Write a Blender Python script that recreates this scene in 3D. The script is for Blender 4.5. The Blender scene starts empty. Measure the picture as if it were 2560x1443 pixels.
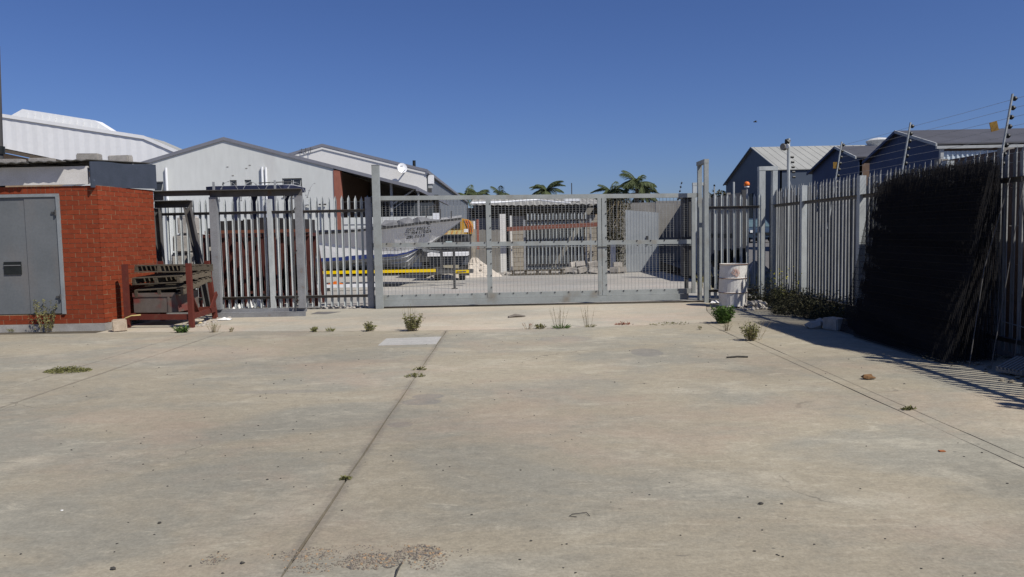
import bpy, bmesh, math, random
from mathutils import Vector, Matrix

random.seed(7)
R = math.radians
scene = bpy.context.scene
COL = scene.collection

# ------------------------------------------------------------------ camera
cam_d = bpy.data.cameras.new('camera')
cam = bpy.data.objects.new('camera', cam_d)
COL.objects.link(cam)
scene.camera = cam
cam_d.sensor_width = 36.0
cam_d.lens = 36.0 * 1900 / 2560
cam_d.clip_start = 0.05
cam_d.clip_end = 3000
PITCH, ROLL = math.atan(134.5 / 1900), R(1.1)
fw = Vector((0, math.cos(PITCH), -math.sin(PITCH)))
rt0 = Vector((1, 0, 0)); up0 = rt0.cross(fw)
rt = rt0 * math.cos(ROLL) - up0 * math.sin(ROLL)
upv = up0 * math.cos(ROLL) + rt0 * math.sin(ROLL)
m = Matrix((rt, upv, -fw)).transposed().to_4x4()
m.translation = Vector((0, 0, 1.6))
cam.matrix_world = m
scene.render.resolution_x, scene.render.resolution_y = 1024, 577
scene.render.engine = 'CYCLES'
scene.cycles.max_bounces = 6
scene.cycles.use_denoising = True

# ------------------------------------------------------------------ sky, sun
SUN = Vector((1.0, -0.8, 1.50)).normalized()
EL = math.asin(SUN.z); AZ = math.atan2(SUN.x, SUN.y)
world = bpy.data.worlds.new('World'); scene.world = world
world.use_nodes = True
wn, wl = world.node_tree.nodes, world.node_tree.links
bg = wn['Background']
sky = wn.new('ShaderNodeTexSky'); sky.sky_type = 'NISHITA'
sky.sun_disc = False
sky.sun_elevation = EL; sky.sun_rotation = AZ
sky.altitude = 0; sky.air_density = 1.0; sky.dust_density = 0.35; sky.ozone_density = 4.0
tint = wn.new('ShaderNodeMix'); tint.data_type = 'RGBA'; tint.blend_type = 'MULTIPLY'; tint.inputs[0].default_value = 1.0
tint.inputs[7].default_value = (0.78, 0.925, 1.41, 1)          # clear, dry, deep blue air
wl.new(sky.outputs[0], tint.inputs[6]); wl.new(tint.outputs[2], bg.inputs[0]); bg.inputs[1].default_value = 0.055
sun_d = bpy.data.lights.new('sun', 'SUN'); sun_d.energy = 5.0; sun_d.angle = R(0.53)
sun_d.color = (1.0, 0.955, 0.88)
sun = bpy.data.objects.new('sun', sun_d); COL.objects.link(sun)
sun.rotation_euler = (-SUN).to_track_quat('-Z', 'Y').to_euler()
sun.location = (20, -16, 30)
vs = scene.view_settings
scene.display_settings.display_device = 'sRGB'
vs.view_transform = 'Standard'; vs.look = 'None'; vs.exposure = 0.0; vs.gamma = 1.0
vs.use_curve_mapping = False

# ------------------------------------------------------------------ materials
MATS = {}
def mat(name, c1, c2=None, scale=4.0, rough=0.85, metal=0.0, bump=0.0, bscale=60.0, stretch=(1, 1, 1),
        rand=0.0, fine=0.12, spec=0.3, lo=0.35, hi=0.7, c3=None, s3=1.0, lo3=0.55, hi3=0.75, stretch3=(1, 1, 1)):
    if name in MATS: return MATS[name]
    M = bpy.data.materials.new(name); M.use_nodes = True
    n, l = M.node_tree.nodes, M.node_tree.links
    b = n['Principled BSDF']
    b.inputs['Roughness'].default_value = rough; b.inputs['Metallic'].default_value = metal
    b.inputs['Specular IOR Level'].default_value = spec
    c2 = c2 or tuple(x * 0.75 for x in c1)
    tc = n.new('ShaderNodeTexCoord')
    mp = n.new('ShaderNodeMapping'); mp.inputs['Scale'].default_value = stretch
    l.new(tc.outputs['Object'], mp.inputs[0])
    vec = mp.outputs[0]
    if rand:
        oi = n.new('ShaderNodeObjectInfo')
        ad = n.new('ShaderNodeVectorMath'); ad.operation = 'MULTIPLY_ADD'
        l.new(oi.outputs['Random'], ad.inputs[0]); ad.inputs[1].default_value = (37, 51, 23); l.new(vec, ad.inputs[2])
        vec = ad.outputs[0]
    nz = n.new('ShaderNodeTexNoise'); nz.inputs['Scale'].default_value = scale; nz.inputs['Detail'].default_value = 6
    nz.inputs['Roughness'].default_value = 0.62
    l.new(vec, nz.inputs['Vector'])
    mr = n.new('ShaderNodeMapRange'); mr.inputs[1].default_value = lo; mr.inputs[2].default_value = hi
    l.new(nz.outputs[0], mr.inputs[0])
    mx = n.new('ShaderNodeMix'); mx.data_type = 'RGBA'
    mx.inputs[6].default_value = (*c1, 1); mx.inputs[7].default_value = (*c2, 1)
    l.new(mr.outputs[0], mx.inputs[0])
    col = mx.outputs[2]
    if c3:
        mp3 = n.new('ShaderNodeMapping'); mp3.inputs['Scale'].default_value = stretch3
        l.new(tc.outputs['Object'], mp3.inputs[0])
        n3 = n.new('ShaderNodeTexNoise'); n3.inputs['Scale'].default_value = s3; n3.inputs['Detail'].default_value = 8
        l.new(mp3.outputs[0], n3.inputs['Vector'])
        r3 = n.new('ShaderNodeMapRange'); r3.inputs[1].default_value = lo3; r3.inputs[2].default_value = hi3
        l.new(n3.outputs[0], r3.inputs[0])
        m3 = n.new('ShaderNodeMix'); m3.data_type = 'RGBA'
        l.new(r3.outputs[0], m3.inputs[0]); l.new(col, m3.inputs[6]); m3.inputs[7].default_value = (*c3, 1)
        col = m3.outputs[2]
    nf = n.new('ShaderNodeTexNoise'); nf.inputs['Scale'].default_value = bscale; nf.inputs['Detail'].default_value = 4
    l.new(vec, nf.inputs['Vector'])
    if fine or rand:
        ma = n.new('ShaderNodeMapRange'); ma.inputs[3].default_value = 1 - fine; ma.inputs[4].default_value = 1 + fine
        ma.inputs[1].default_value = 0.3; ma.inputs[2].default_value = 0.7
        l.new(nf.outputs[0], ma.inputs[0])
        val = ma.outputs[0]
        if rand:
            rr = n.new('ShaderNodeMapRange'); rr.inputs[3].default_value = 1 - rand; rr.inputs[4].default_value = 1 + rand
            l.new(oi.outputs['Random'], rr.inputs[0])
            mm = n.new('ShaderNodeMath'); mm.operation = 'MULTIPLY'
            l.new(val, mm.inputs[0]); l.new(rr.outputs[0], mm.inputs[1]); val = mm.outputs[0]
        hs = n.new('ShaderNodeHueSaturation'); l.new(col, hs.inputs['Color']); l.new(val, hs.inputs['Value'])
        col = hs.outputs[0]
    l.new(col, b.inputs['Base Color'])
    if bump:
        bp = n.new('ShaderNodeBump'); bp.inputs['Strength'].default_value = bump; bp.inputs['Distance'].default_value = 0.02
        l.new(nf.outputs[0], bp.inputs['Height']); l.new(bp.outputs[0], b.inputs['Normal'])
    MATS[name] = M
    return M

GALV = mat('galvanised steel', (0.46, 0.485, 0.48), (0.34, 0.36, 0.36), scale=7, rough=0.62, metal=0.15, rand=0.10, bscale=90, fine=0.08, stretch=(1, 1, 0.4), c3=(0.30, 0.25, 0.20), s3=5, lo3=0.66, hi3=0.85)
GALV_D = mat('dull galvanised steel', (0.34, 0.35, 0.355), (0.26, 0.265, 0.27), scale=6, rough=0.7, metal=0.1, rand=0.08, bscale=70)
GATEPAINT = mat('gate grey steel', (0.325, 0.345, 0.335), (0.245, 0.26, 0.252), scale=2.6, rough=0.65, metal=0.1, bscale=40, fine=0.07, c3=(0.22, 0.19, 0.15), s3=2.5, lo3=0.56, hi3=0.8)
FRAMEST = mat('weathered channel steel', (0.25, 0.255, 0.26), (0.19, 0.19, 0.195), scale=3, rough=0.65, metal=0.15, bscale=45, c3=(0.2, 0.13, 0.08), s3=6, lo3=0.68, hi3=0.85)
WIRE = mat('mesh wire', (0.36, 0.365, 0.35), (0.26, 0.26, 0.25), scale=9, rough=0.5, metal=0.3)
BRICK = mat('red face brick', (0.235, 0.046, 0.0175), (0.185, 0.034, 0.013), scale=9, rough=0.8, rand=0.11, bump=0.25, bscale=160, spec=0.2, c3=(0.23, 0.075, 0.04), s3=3, lo3=0.60, hi3=0.85)
MORTAR = mat('mortar', (0.36, 0.265, 0.155), (0.22, 0.145, 0.08), scale=14, bump=0.3, bscale=200)
DOORM = mat('grey painted door steel', (0.145, 0.155, 0.162), (0.118, 0.128, 0.134), scale=1.6, rough=0.55, bscale=25, fine=0.06, c3=(0.16, 0.148, 0.14), s3=1.3, lo3=0.45, hi3=0.75, stretch3=(1, 1, .5))
BLUESHEET = mat('dark blue sheet', (0.052, 0.062, 0.085), (0.042, 0.052, 0.07), scale=5, rough=0.6, c3=(0.12, 0.14, 0.18), s3=9, lo3=0.68, hi3=0.8)
FASCIA = mat('off white fascia', (0.62, 0.60, 0.575), (0.52, 0.50, 0.47), scale=3, rough=0.7)
ROOFGREY = mat('weathered fibre cement', (0.13, 0.125, 0.115), (0.08, 0.077, 0.07), scale=6, rough=0.95, bump=0.2)
CEMBLOCK = mat('cement block', (0.40, 0.375, 0.34), (0.28, 0.26, 0.23), scale=7, rough=0.95, bump=0.5, bscale=90, rand=0.15)
SANDBLOCK = mat('sandy cement block', (0.46, 0.38, 0.29), (0.34, 0.275, 0.2), scale=9, rough=0.95, bump=0.5, bscale=90)
PLINTH = mat('grey concrete plinth', (0.36, 0.345, 0.32), (0.25, 0.235, 0.21), scale=4, rough=0.9, bump=0.2)
WHITEWALL = mat('white rendered wall', (0.62, 0.635, 0.615), (0.54, 0.555, 0.535), scale=0.55, stretch=(1, 1, 0.22), rough=0.85, bscale=8, fine=0.04, c3=(0.50, 0.50, 0.485), s3=0.9, lo3=0.52, hi3=0.86, stretch3=(1, 1, 0.06))
CREAMWALL = mat('cream rendered wall', (0.70, 0.685, 0.645), (0.61, 0.60, 0.565), scale=0.5, rough=0.85, bscale=8, fine=0.04)
WHITECLAD = mat('white steel cladding', (0.78, 0.785, 0.79), (0.73, 0.735, 0.74), scale=0.6, rough=0.5, bscale=5, fine=0.03)
GREYCLAD = mat('grey steel cladding', (0.165, 0.18, 0.20), (0.145, 0.16, 0.18), scale=0.8, rough=0.55, fine=0.04)
VERGE = mat('grey roof verge', (0.20, 0.205, 0.235), (0.16, 0.165, 0.19), scale=2, rough=0.6)
ROOFLIGHT = mat('pale steel roof sheet', (0.36, 0.36, 0.33), (0.30, 0.30, 0.275), scale=0.7, rough=0.6, stretch=(1, 0.3, 1))
ROOFDARK = mat('dark steel roof sheet', (0.085, 0.085, 0.095), (0.065, 0.065, 0.07), scale=1.0, rough=0.6)
SLATEBLUE = mat('slate blue cladding', (0.068, 0.088, 0.12), (0.058, 0.075, 0.105), scale=1.2, rough=0.6, fine=0.05)
NAVY = mat('navy blue cladding', (0.03, 0.05, 0.12), (0.025, 0.042, 0.10), scale=1.2, rough=0.6, fine=0.05)
PALECLAD = mat('pale blue steel cladding', (0.50, 0.57, 0.62), (0.42, 0.48, 0.53), scale=1.5, rough=0.5, c3=(0.42, 0.36, 0.27), s3=1.6, lo3=0.62, hi3=0.8)
BROWNBRICK = mat('brown brick wall', (0.17, 0.115, 0.085), (0.12, 0.08, 0.06), scale=5, rough=0.9)
TANBRICK = mat('tan brick wall', (0.36, 0.26, 0.17), (0.29, 0.2, 0.13), scale=3, rough=0.9)
REDPIER = mat('weathered red pier', (0.30, 0.115, 0.08), (0.24, 0.09, 0.065), scale=4, rough=0.9)
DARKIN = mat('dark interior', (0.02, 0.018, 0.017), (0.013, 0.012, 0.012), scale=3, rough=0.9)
GLASS = mat('dark window glass', (0.035, 0.04, 0.045), (0.025, 0.028, 0.03), scale=2, rough=0.15, spec=0.5, fine=0)
FRAMEW = mat('pale window frame', (0.38, 0.39, 0.385), (0.32, 0.33, 0.325), rough=0.5)
WHITEPVC = mat('white pvc pipe', (0.78, 0.79, 0.80), (0.72, 0.73, 0.74), rough=0.4)
BLACK = mat('black plastic', (0.012, 0.014, 0.014), (0.02, 0.023, 0.022), rough=0.45, scale=8)
BLACKSTEEL = mat('black oxide rod', (0.022, 0.022, 0.024), (0.03, 0.027, 0.025), rough=0.9, scale=5, rand=0.2, spec=0.05)
MAROON = mat('dark red oxide steel', (0.115, 0.024, 0.014), (0.085, 0.018, 0.012), scale=6, rough=0.7, bscale=60, c3=(0.12, 0.05, 0.03), s3=7, lo3=0.6, hi3=0.8)
MAROON2 = mat('faded maroon steel', (0.085, 0.021, 0.016), (0.05, 0.015, 0.012), scale=3, rough=0.75, c3=(0.08, 0.03, 0.02), s3=4, lo3=0.55, hi3=0.75)
WOOD = mat('grey weathered pallet wood', (0.115, 0.095, 0.068), (0.055, 0.045, 0.032), scale=7, stretch=(1, 7, 7), rough=0.95, rand=0.25, bump=0.2)
RUSTBOX = mat('rusty grey bin steel', (0.135, 0.112, 0.095), (0.10, 0.078, 0.064), scale=5, rough=0.8, c3=(0.17, 0.05, 0.04), s3=3.5, lo3=0.56, hi3=0.68)
DRUMW = mat('chipped white drum paint', (0.66, 0.645, 0.61), (0.55, 0.53, 0.49), scale=6, rough=0.55, c3=(0.30, 0.22, 0.15), s3=5, lo3=0.58, hi3=0.80, stretch3=(1, 1, .4))
RUST = mat('rust', (0.20, 0.085, 0.035), (0.11, 0.05, 0.025), scale=14, rough=0.95)
HULL = mat('white gelcoat', (0.72, 0.72, 0.715), (0.66, 0.66, 0.65), scale=1.4, rough=0.35, fine=0.03, c3=(0.5, 0.49, 0.46), s3=1.3, lo3=0.6, hi3=0.9)
HULLGREY = mat('grey white hull bottom', (0.55, 0.555, 0.54), (0.44, 0.445, 0.43), scale=2, rough=0.5)
BOATBLUE = mat('boat blue', (0.02, 0.035, 0.15), (0.016, 0.028, 0.11), scale=2, rough=0.4)
SHADEGALV = mat('shade toned galvanised steel', (0.32, 0.328, 0.325), (0.22, 0.225, 0.225), scale=7, rough=0.7, metal=0.1, rand=0.15, bscale=80, stretch=(1, 1, .4), c3=(0.17, 0.13, 0.09), s3=5, lo3=0.62, hi3=0.8)  # galvanised tone lowered: shade on the right fence pales put into the colour
SHADECH = mat('shade toned dark steel', (0.115, 0.11, 0.105), (0.075, 0.07, 0.066), scale=4, rough=0.75, c3=(0.12, 0.075, 0.045), s3=5, lo3=0.62, hi3=0.8)  # colour darkened to carry the shade under the channel flanges
NAVYCANVAS = mat('navy canvas', (0.012, 0.016, 0.042), (0.02, 0.026, 0.06), scale=3, rough=0.8)
RAILM = mat('shade toned steel angle', (0.13, 0.125, 0.12), (0.09, 0.082, 0.075), scale=5, rough=0.8, c3=(0.12, 0.075, 0.045), s3=6)  # shade below the rail's top leg is painted in as a dark base
RUBBER = mat('black rubber', (0.02, 0.02, 0.022), (0.03, 0.03, 0.03), rough=0.8)
YTAPE = mat('yellow reflective tape', (0.85, 0.60, 0.0), (0.78, 0.52, 0.0), scale=14, rough=0.4)
YPAINT = mat('yellow vehicle paint', (0.55, 0.31, 0.035), (0.46, 0.25, 0.03), scale=3, rough=0.45)
REDPAINT = mat('red paint', (0.45, 0.04, 0.03), (0.38, 0.03, 0.02), rough=0.5)
ORANGE = mat('orange plastic', (0.75, 0.18, 0.02), (0.6, 0.12, 0.015), rough=0.35)
DARKSTEEL = mat('dark painted steel', (0.05, 0.052, 0.055), (0.075, 0.07, 0.065), scale=5, rough=0.7)
BEIGEBLOCK = mat('beige blockwork', (0.36, 0.325, 0.265), (0.30, 0.27, 0.225), scale=2.2, rough=0.95, rand=0.07)
GREYPANEL = mat('grey rendered panel', (0.25, 0.238, 0.215), (0.2, 0.19, 0.172), scale=1.4, rough=0.9, c3=(0.15, 0.14, 0.13), s3=0.9)
SHEETGREY = mat('grey corrugated sheet', (0.30, 0.32, 0.33), (0.25, 0.27, 0.28), scale=1.6, rough=0.7)
RUBBLE = mat('concrete rubble', (0.40, 0.37, 0.33), (0.24, 0.22, 0.19), scale=5, rough=0.95, rand=0.15)
SANDM = mat('pale builders sand', (0.52, 0.47, 0.40), (0.42, 0.37, 0.31), scale=6, rough=1.0, bump=0.4, bscale=40)
BEAMRED = mat('red oxide beam', (0.20, 0.075, 0.05), (0.16, 0.06, 0.04), scale=4, rough=0.8)
STONE = mat('gravel stone', (0.24, 0.20, 0.155), (0.12, 0.11, 0.10), scale=22, rough=0.95, lo=0.4, hi=0.6, c3=(0.38, 0.25, 0.14), s3=40, lo3=0.55, hi3=0.62)
DARKSTONE = mat('dark stone', (0.065, 0.06, 0.052), (0.04, 0.038, 0.034), scale=20, rough=0.95)
def leafm(name, a, b, rough=0.7):
    M = mat(name, a, b, scale=9, rough=rough, bscale=30, fine=0.25, spec=0.25)
    return M
GRASS = leafm('olive weed leaf', (0.185, 0.18, 0.065), (0.115, 0.115, 0.04))
GREEN = leafm('bright green leaf', (0.085, 0.145, 0.03), (0.05, 0.10, 0.02))
DGREEN = leafm('dark undergrowth leaf', (0.036, 0.041, 0.018), (0.058, 0.048, 0.026))
DRY = leafm('dry straw stem', (0.34, 0.28, 0.17), (0.25, 0.2, 0.11))
REDWEED = leafm('red dried weed', (0.26, 0.075, 0.03), (0.18, 0.05, 0.025))
YFLOWER = mat('yellow flower', (0.65, 0.58, 0.03), (0.5, 0.45, 0.02))
PALMLEAF = leafm('palm leaf', (0.085, 0.105, 0.042), (0.05, 0.066, 0.026))
PALMTRUNK = mat('palm trunk', (0.17, 0.14, 0.10), (0.10, 0.085, 0.065), scale=6)
PAPER = mat('white litter', (0.78, 0.77, 0.74), (0.66, 0.65, 0.62), rough=0.6)
SIGNY = mat('shade browned yellow sign plate', (0.24, 0.14, 0.02), (0.17, 0.095, 0.018), scale=6, rough=0.5)  # yellow browned so the plate's shaded side is in its colour
CARBLUE = mat('dark blue car paint', (0.035, 0.055, 0.085), (0.03, 0.046, 0.07), rough=0.25, spec=0.5)
LAMPGLASS = mat('pale lamp glass', (0.75, 0.76, 0.74), (0.68, 0.69, 0.66), rough=0.25)

# ------------------------------------------------------------------ mesh builder
class MB:
    def __init__(s): s.v = []; s.f = []
    def add(s, vs, fs):
        o = len(s.v); s.v += [tuple(p) for p in vs]; s.f += [tuple(i + o for i in f) for f in fs]; return s
    def box(s, x0, x1, y0, y1, z0, z1):
        return s.add([(x0, y0, z0), (x1, y0, z0), (x1, y1, z0), (x0, y1, z0), (x0, y0, z1), (x1, y0, z1), (x1, y1, z1), (x0, y1, z1)],
                     [(3, 2, 1, 0), (4, 5, 6, 7), (0, 1, 5, 4), (1, 2, 6, 5), (2, 3, 7, 6), (3, 0, 4, 7)])
    def obox(s, c, sz, M3=None):
        hx, hy, hz = sz[0] / 2, sz[1] / 2, sz[2] / 2
        p = [Vector(q) for q in [(-hx, -hy, -hz), (hx, -hy, -hz), (hx, hy, -hz), (-hx, hy, -hz), (-hx, -hy, hz), (hx, -hy, hz), (hx, hy, hz), (-hx, hy, hz)]]
        if M3 is not None: p = [M3 @ q for q in p]
        return s.add([q + Vector(c) for q in p], [(3, 2, 1, 0), (4, 5, 6, 7), (0, 1, 5, 4), (1, 2, 6, 5), (2, 3, 7, 6), (3, 0, 4, 7)])
    def bar(s, a, b, w, h, up=(0, 0, 1)):
        a, b = Vector(a), Vector(b); d = (b - a)
        L = d.length; d.normalize(); u = Vector(up)
        if abs(d.dot(u)) > 0.95: u = Vector((0, 1, 0))
        x = d.cross(u).normalized(); z = x.cross(d)
        return s.obox((a + b) / 2, (w, L, h), Matrix((x, d, z)).transposed())
    def tube(s, pts, r, n=6, cap=True):
        pts = [Vector(p) for p in pts]; rs = r if isinstance(r, (list, tuple)) else [r] * len(pts)
        o = len(s.v); prev = None
        for i, p in enumerate(pts):
            d = (pts[min(i + 1, len(pts) - 1)] - pts[max(i - 1, 0)])
            d = d.normalized() if d.length > 1e-9 else Vector((0, 0, 1))
            if prev is None:
                x = d.cross(Vector((0, 0, 1)) if abs(d.z) < 0.9 else Vector((0, 1, 0))).normalized()
            else:
                x = (prev - d * prev.dot(d)).normalized()
            prev = x; y = d.cross(x)
            for k in range(n):
                a = 2 * math.pi * k / n
                s.v.append(tuple(p + (x * math.cos(a) + y * math.sin(a)) * rs[i]))
        for i in range(len(pts) - 1):
            for k in range(n):
                a, b = o + i * n + k, o + i * n + (k + 1) % n
                s.f.append((a, b, b + n, a + n))
        if cap:
            s.f.append(tuple(o + k for k in reversed(range(n))))
            s.f.append(tuple(o + (len(pts) - 1) * n + k for k in range(n)))
        return s
    def lathe(s, c, prof, n=16):
        o = len(s.v)
        for r, z in prof:
            for k in range(n):
                a = 2 * math.pi * k / n
                s.v.append((c[0] + r * math.cos(a), c[1] + r * math.sin(a), c[2] + z))
        for i in range(len(prof) - 1):
            for k in range(n):
                a, b = o + i * n + k, o + i * n + (k + 1) % n
                s.f.append((a, b, b + n, a + n))
        s.f.append(tuple(o + k for k in reversed(range(n)))); s.f.append(tuple(o + (len(prof) - 1) * n + k for k in range(n)))
        return s
    def prism(s, poly, f0, f1):          # poly: 2-D loop; f0/f1 map (u,v) to 3-D for the two ends
        n = len(poly); A = [f0(*p) for p in poly]; B = [f1(*p) for p in poly]
        return s.add(A + B, [tuple(range(n))[::-1], tuple(range(n, 2 * n))] + [(i, (i + 1) % n, n + (i + 1) % n, n + i) for i in range(n)])
    def slab_poly(s, pts, z0, z1):
        return s.prism(pts, lambda x, y: (x, y, z0), lambda x, y: (x, y, z1))
    def blob(s, c, r, sq=(1, 1, 1), jit=0.25, rng=random):
        t = (1 + 5 ** 0.5) / 2
        V = [(-1, t, 0), (1, t, 0), (-1, -t, 0), (1, -t, 0), (0, -1, t), (0, 1, t), (0, -1, -t), (0, 1, -t), (t, 0, -1), (t, 0, 1), (-t, 0, -1), (-t, 0, 1)]
        F = [(0, 11, 5), (0, 5, 1), (0, 1, 7), (0, 7, 10), (0, 10, 11), (1, 5, 9), (5, 11, 4), (11, 10, 2), (10, 7, 6), (7, 1, 8), (3, 9, 4), (3, 4, 2), (3, 2, 6), (3, 6, 8), (3, 8, 9), (4, 9, 5), (2, 4, 11), (6, 2, 10), (8, 6, 7), (9, 8, 1)]
        q = []
        rot = Matrix.Rotation(rng.uniform(0, 6.28), 3, 'Z')
        for p in V:
            p = rot @ Vector(p).normalized(); k = r * (1 + rng.uniform(-jit, jit))
            q.append((c[0] + p.x * k * sq[0], c[1] + p.y * k * sq[1], c[2] + p.z * k * sq[2]))
        return s.add(q, F)

WLOC = {}
def mesh_of(name, mb, material, off=(0, 0, 0), smooth=False):
    me = bpy.data.meshes.new(name)
    me.from_pydata([(p[0] - off[0], p[1] - off[1], p[2] - off[2]) for p in mb.v], [], mb.f)
    bm = bmesh.new(); bm.from_mesh(me); bmesh.ops.recalc_face_normals(bm, faces=bm.faces); bm.to_mesh(me); bm.free()
    if smooth:
        for p in me.polygons: p.use_smooth = True
    me.materials.append(material)
    return me
def tag(o, label=None, cat=None, group=None, kind=None):
    if label: o['label'] = label
    if cat: o['category'] = cat
    if group: o['group'] = group
    if kind: o['kind'] = kind
    return o
def thing(name, loc, label, cat, group=None, rz=0.0):
    o = bpy.data.objects.new(name, None); COL.objects.link(o); o.location = loc; o.rotation_euler[2] = rz
    o.empty_display_size = 0.2
    WLOC[o] = tuple(loc); return tag(o, label, cat, group)
def put(name, mb, material, loc=(0, 0, 0), label=None, cat=None, group=None, kind=None, smooth=False):   # one-mesh top-level object
    o = bpy.data.objects.new(name, mesh_of(name, mb, material, loc, smooth)); COL.objects.link(o); o.location = loc
    WLOC[o] = tuple(loc); return tag(o, label, cat, group, kind)
def part(name, mb, material, parent, local=False, smooth=False, label=None, kind=None):       # geometry in world metres unless local
    off = (0, 0, 0) if local else WLOC[parent]
    o = bpy.data.objects.new(name, mesh_of(name, mb, material, off, smooth)); COL.objects.link(o); o.parent = parent
    WLOC[o] = WLOC[parent]; return tag(o, label, None, None, kind)
def part_at(name, me, parent, loc, rot=None):        # shared mesh, placed in world metres under parent (parent unrotated)
    o = bpy.data.objects.new(name, me); COL.objects.link(o); o.parent = parent
    p = WLOC[parent]; o.location = (loc[0] - p[0], loc[1] - p[1], loc[2] - p[2])
    if rot: o.rotation_euler = rot
    return o
def copy_tree(o, loc=None, rz=None, label=None, parent=None):
    c = o.copy(); COL.objects.link(c)
    if parent is not None: c.parent = parent
    if loc is not None: c.location = loc; WLOC[c] = tuple(loc)
    if rz is not None: c.rotation_euler[2] = rz
    if label: c['label'] = label
    for ch in list(o.children): copy_tree(ch, parent=c)
    return c

def concrete(name, warm, grey, light, discs=(), joints=(), speck=True):
    M = bpy.data.materials.new(name); M.use_nodes = True
    n, l = M.node_tree.nodes, M.node_tree.links
    b = n['Principled BSDF']; b.inputs['Roughness'].default_value = 0.92; b.inputs['Specular IOR Level'].default_value = 0.2
    tc = n.new('ShaderNodeTexCoord')
    def noise(scale, stretch=(1, 1, 1), det=6, rough=0.6, dist=0.0, off=(0, 0, 0)):
        mp = n.new('ShaderNodeMapping'); mp.inputs['Scale'].default_value = stretch; mp.inputs['Location'].default_value = off
        l.new(tc.outputs['Object'], mp.inputs[0])
        t = n.new('ShaderNodeTexNoise'); t.inputs['Scale'].default_value = scale; t.inputs['Detail'].default_value = det
        t.inputs['Roughness'].default_value = rough; t.inputs['Distortion'].default_value = dist
        l.new(mp.outputs[0], t.inputs['Vector']); return t.outputs[0]
    def rng(v, a, b_, c=0.0, d=1.0, smooth=True):
        r = n.new('ShaderNodeMapRange'); r.inputs[1].default_value = a; r.inputs[2].default_value = b_
        r.inputs[3].default_value = c; r.inputs[4].default_value = d
        if smooth: r.interpolation_type = 'SMOOTHSTEP'
        l.new(v, r.inputs[0]); return r.outputs[0]
    def mix(f, a, b_):
        x = n.new('ShaderNodeMix'); x.data_type = 'RGBA'
        for v, i in ((f, 0), (a, 6), (b_, 7)):
            if isinstance(v, tuple): x.inputs[i].default_value = (*v, 1)
            elif isinstance(v, float): x.inputs[i].default_value = v
            else: l.new(v, x.inputs[i])
        return x.outputs[2]
    def math_(op, a, b_=None):
        x = n.new('ShaderNodeMath'); x.operation = op
        for i, v in enumerate((a, b_)):
            if v is None: continue
            if isinstance(v, (int, float)): x.inputs[i].default_value = v
            else: l.new(v, x.inputs[i])
        return x.outputs[0]
    c = mix(rng(noise(0.55, (0.75, 1.1, 1), 7, 0.62, 0.5), 0.42, 0.60), warm, grey)
    c = mix(rng(noise(1.2, (0.75, 1.1, 1), 9, 0.74, 0.25, (3, 7, 0)), 0.48, 0.70, 0, 0.7), c, light)
    c = mix(rng(noise(0.9, (0.7, 1.1, 1), 9, 0.74, 0.3, (11, 2, 0)), 0.56, 0.74, 0, 0.55), c, tuple(x * 0.72 for x in grey))
    c = mix(rng(noise(3.5, (0.7, 1, 1), 8, 0.75, 0.4, (1, 5, 0)), 0.55, 0.8, 0, 0.5), c, tuple(x * 0.70 for x in warm))
    c = mix(rng(noise(9, (0.6, 1, 1), 9, 0.8, 0.6, (2, 8, 0)), 0.50, 0.66, 0, 0.35), c, tuple(x * 0.74 for x in grey))
    c = mix(rng(noise(5, (0.4, 1, 1), 9, 0.8, 0.9, (8, 3, 0)), 0.54, 0.68, 0, 0.5), c, tuple(min(1, x * 1.12) for x in light))
    if speck:
        wv = n.new('ShaderNodeVectorMath'); wv.operation = 'MULTIPLY_ADD'
        nd = n.new('ShaderNodeTexNoise'); nd.inputs['Scale'].default_value = 1.3; nd.inputs['Detail'].default_value = 6; l.new(tc.outputs['Object'], nd.inputs['Vector'])
        l.new(nd.outputs['Color'], wv.inputs[0]); wv.inputs[1].default_value = (1.1, 1.1, 0); l.new(tc.outputs['Object'], wv.inputs[2])
        vc = n.new('ShaderNodeTexVoronoi'); vc.feature = 'DISTANCE_TO_EDGE'; vc.inputs['Scale'].default_value = 0.33; l.new(wv.outputs[0], vc.inputs['Vector'])
        msk = math_('MULTIPLY', rng(vc.outputs['Distance'], 0.0012, 0.0035, 1, 0), rng(noise(0.5, (1, 1, 1), 4, 0.6, 0, (2, 13, 0)), 0.52, 0.60))
        c = mix(math_('MULTIPLY', msk, 0.55), c, (0.13, 0.115, 0.09))
        msk = math_('MULTIPLY', rng(noise(5, (0.45, 2.6, 1), 3, 0.6, 0.4, (4, 9, 0)), 0.66, 0.72), rng(noise(0.45, (1, 1, 1), 2, 0.5, 0, (7, 1, 0)), 0.50, 0.6))
        c = mix(math_('MULTIPLY', msk, 0.5), c, (0.12, 0.11, 0.095))
        msk = rng(noise(2.2, (0.5, 1.2, 1), 9, 0.85, 0.5, (21, 4, 0)), 0.58, 0.70, 0, 0.5)
        c = mix(msk, c, tuple(x * 0.62 for x in warm))
        vo = n.new('ShaderNodeTexVoronoi'); vo.inputs['Scale'].default_value = 5.5
        l.new(tc.outputs['Object'], vo.inputs['Vector'])
        msk = math_('MULTIPLY', rng(vo.outputs['Distance'], 0.045, 0.075, 1, 0), rng(noise(1.1, (1, 1, 1), 3, 0.5, 0, (5, 5, 0)), 0.5, 0.6))
        c = mix(math_('MULTIPLY', msk, 0.7), c, (0.11, 0.10, 0.085))
        vo2 = n.new('ShaderNodeTexVoronoi'); vo2.inputs['Scale'].default_value = 17
        l.new(tc.outputs['Object'], vo2.inputs['Vector'])
        msk = math_('MULTIPLY', rng(vo2.outputs['Distance'], 0.10, 0.16, 1, 0), rng(noise(0.8, (1, 1, 1), 5, 0.6, 0, (9, 1, 0)), 0.52, 0.66))
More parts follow.
